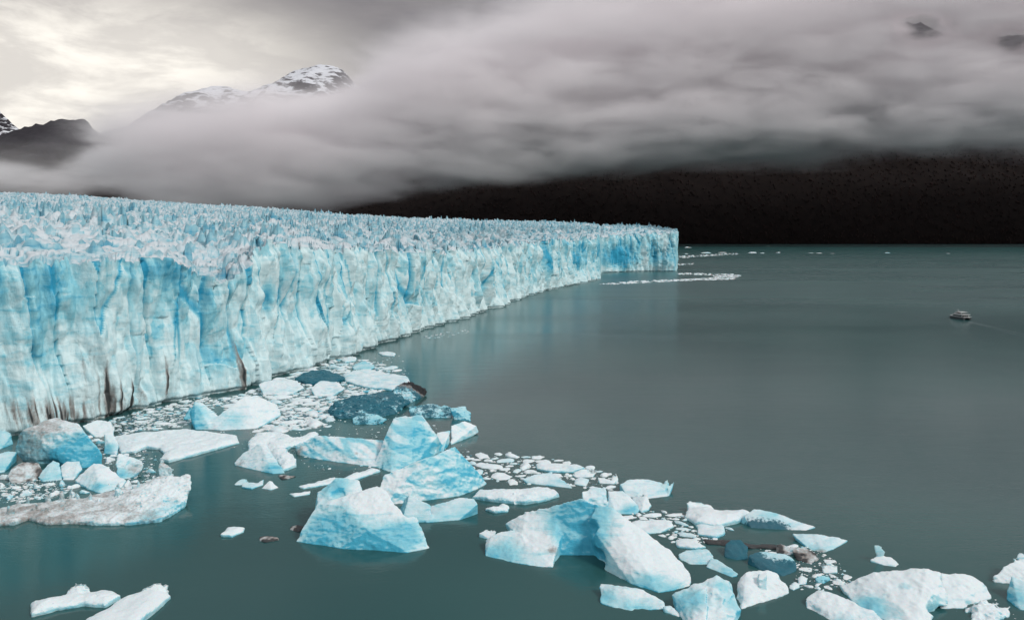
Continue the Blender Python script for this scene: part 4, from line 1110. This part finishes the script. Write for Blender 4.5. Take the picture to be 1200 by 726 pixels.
for x in xa:
    y0, y1 = 4600 + 120 * math.sin(x / 900), 6200 + 100 * math.sin(x / 700)
    pxx = x / 5.6 + 600
    zlo = kz(np.interp(pxx, [-300, 0, 330, 520, 700, 1500], [245, 255, 262, 235, 225, 210])) - 40
    zhi = kz(np.interp(pxx, [-300, 0, 130, 330, 480, 700, 1500], [150, 140, 85, 60, -10, -70, -90]))
    ringp.append([bm.verts.new(p) for p in ((x, y0, zlo), (x, y1, zlo), (x, y1, zhi), (x, y0, zhi))])
for i in range(len(xa) - 1):
    for k in range(4):
        bm.faces.new((ringp[i][k], ringp[i][(k + 1) % 4], ringp[i + 1][(k + 1) % 4], ringp[i + 1][k]))
bm.faces.new(ringp[0]); bm.faces.new(ringp[-1][::-1])
cl = obj_bm('low_clouds', bm, m)
tag(cl, 'grey bank of low cloud hanging over the dark mountain slope', 'clouds', kind='stuff')

# ------------------------------------------------------------------ tour boat
HULL = plain_mat('hull_paint', (0.05, 0.055, 0.06), 0.35)
WHITE = plain_mat('white_paint', (0.55, 0.55, 0.54), 0.35, 0.05)
GLASS = plain_mat('dark_glass', (0.015, 0.018, 0.02), 0.08, 0.05)
STEEL = plain_mat('steel_rail', (0.45, 0.46, 0.47), 0.35, 0.1, metallic=0.7)
DECK = plain_mat('deck_paint', (0.25, 0.27, 0.28), 0.7)


def box(bm, x0, x1, y0, y1, z0, z1, taper=0.0, bev=0.0):
    vs = [bm.verts.new(p) for p in ((x0, y0, z0), (x1, y0, z0), (x1, y1, z0), (x0, y1, z0), (x0 + taper, y0 + taper, z1), (x1 - taper, y0 + taper, z1), (x1 - taper, y1 - taper * 2, z1), (x0 + taper, y1 - taper * 2, z1))]
    fs = [bm.faces.new([vs[i] for i in f]) for f in ((3, 2, 1, 0), (4, 5, 6, 7), (0, 1, 5, 4), (1, 2, 6, 5), (2, 3, 7, 6), (3, 0, 4, 7))]
    if bev:
        es = {e for f in fs for e in f.edges}
        bmesh.ops.bevel(bm, geom=list(es), offset=bev, segments=2, affect='EDGES')


def tube(bm, a, b, r):
    a, b = Vector(a), Vector(b)
    q = (b - a).to_track_quat('Z', 'Y')
    r0 = [bm.verts.new(a + q @ Vector((r * math.cos(k * 1.0472), r * math.sin(k * 1.0472), 0))) for k in range(6)]
    r1 = [bm.verts.new(b + q @ Vector((r * math.cos(k * 1.0472), r * math.sin(k * 1.0472), 0))) for k in range(6)]
    for k in range(6): bm.faces.new((r0[k], r0[(k + 1) % 6], r1[(k + 1) % 6], r1[k]))


bt = bpy.data.objects.new('tour_boat', None); COL.objects.link(bt)
tag(bt, 'white two deck tour catamaran with dark hulls crossing the open lake', 'boat')
for sx_ in (-1, 1):
    bm = bmesh.new()
    secs = []
    for y, w, zk in ((-12, 1.1, -0.6), (-4, 1.2, -0.9), (5, 1.1, -0.9), (10, 0.6, -0.4), (13, 0.08, 0.9)):
        xc = sx_ * 3.3
        secs.append([bm.verts.new(p) for p in ((xc - w, y, 1.9), (xc - w * .8, y, 0.3), (xc, y, zk), (xc + w * .8, y, 0.3), (xc + w, y, 1.9))])
    for i in range(4):
        for k in range(4): bm.faces.new((secs[i][k], secs[i][k + 1], secs[i + 1][k + 1], secs[i + 1][k]))
        bm.faces.new((secs[i][4], secs[i][0], secs[i + 1][0], secs[i + 1][4]))
    bm.faces.new(secs[0]); bm.faces.new(secs[-1])
    obj_bm('hull', bm, HULL, bt)
bm = bmesh.new(); box(bm, -4.5, 4.5, -12, 10.5, 1.9, 2.5, 0.0, 0.1); obj_bm('main_deck', bm, HULL, bt)
bm = bmesh.new(); box(bm, -3.9, 3.9, -8.5, 8.0, 2.5, 4.9, 0.2, 0.12); cab = obj_bm('cabin', bm, WHITE, bt)
bm = bmesh.new()
for x in (-1, 1): box(bm, *sorted((x * 3.62, x * 3.86)), -8.0, 6.6, 2.95, 4.5)
box(bm, -3.2, 3.2, -8.52, -8.3, 2.8, 4.5); box(bm, -3.2, 3.2, 7.3, 7.78, 3.4, 4.4)
obj_bm('window_band', bm, GLASS, cab)
bm = bmesh.new(); box(bm, -4.2, 4.2, -10.5, 7.4, 4.9, 5.15, 0, 0.05); obj_bm('upper_deck', bm, WHITE, bt)
bm = bmesh.new()
for x in (-1, 1): box(bm, *sorted((x * 4.05, x * 4.15)), -10.4, 1.5, 5.15, 5.7)
box(bm, -4.05, 4.05, -10.45, -10.35, 5.15, 5.7); obj_bm('bulwark', bm, WHITE, bt)
bm = bmesh.new(); box(bm, -2.4, 2.4, 1.8, 6.4, 5.15, 7.3, 0.25, 0.1); wh = obj_bm('wheelhouse', bm, WHITE, bt)
bm = bmesh.new()
for x in (-1, 1): box(bm, *sorted((x * 2.1, x * 2.36)), 2.2, 5.6, 6.1, 6.9)
box(bm, -1.9, 1.9, 5.8, 6.25, 6.1, 6.95); box(bm, -1.9, 1.9, 1.82, 2.0, 6.1, 6.9); obj_bm('window_band', bm, GLASS, wh)
bm = bmesh.new(); box(bm, -3.7, 3.7, -7.5, 2.2, 7.55, 7.7, 0, 0.05); ca = obj_bm('canopy', bm, WHITE, bt)
bm = bmesh.new()
for x in (-3.4, 3.4):
    for y in (-7.2, -4, -1, 1.9): tube(bm, (x, y, 5.15), (x, y, 7.55), 0.07)
obj_bm('canopy_posts', bm, STEEL, ca)
bm = bmesh.new()
for z in (2.95, 3.4):
    for x in (-4.4, 4.4): tube(bm, (x, -11.9, z), (x, 10.3, z), 0.04)
    tube(bm, (-4.4, -11.9, z), (4.4, -11.9, z), 0.04); tube(bm, (-4.4, 10.3, z), (4.4, 10.3, z), 0.04)
for x in (-4.4, 4.4):
    for y in np.arange(-11.9, 10.4, 1.85): tube(bm, (x, y, 2.5), (x, y, 3.4), 0.035)
obj_bm('railing', bm, STEEL, bt)
bm = bmesh.new(); tube(bm, (0, 3.5, 7.3), (0, 3.2, 10.4), 0.09); tube(bm, (-1.1, 3.4, 9.2), (1.1, 3.4, 9.2), 0.05); box(bm, -.7, .7, 3.2, 3.6, 8.2, 8.45); obj_bm('mast', bm, STEEL, bt)
bp_ = G(1125, 373.5)
bt.location = (bp_[0], bp_[1], 0); bt.rotation_euler = (0, 0, math.radians(4)); bt.scale = (0.8, 0.8, 0.8)
# wake: low swells trailing the boat
A0, A1 = G(1134, 376), G(1215, 396)
nn_ = 120
uu = np.linspace(0, 1, nn_)
ax_ = (A1 - A0)[:2]; Lw = np.hypot(*ax_); ax_ = ax_ / Lw; px_ = np.array([-ax_[1], ax_[0]])
Vw = []
for i, s in enumerate(uu):
    wv = 1.2 + 5.0 * s
    for k in range(13):
        e_ = (k - 6) / 6
        h_ = 0.22 * (1 - 0.5 * s) * (math.exp(-((abs(e_) - 0.6) / 0.2) ** 2)) * (0.7 + 0.3 * math.sin(s * 90 + k)) * (1 if abs(e_) < 1 else 0) + 0.004
        p = A0[:2] + ax_ * Lw * s + px_ * e_ * wv
        Vw.append((p[0], p[1], h_))
wk = mesh_np('wake', Vw, grid_faces(nn_, 13), WATER)
tag(wk, 'faint foaming wake trailing behind the tour boat', 'wake', kind='stuff')
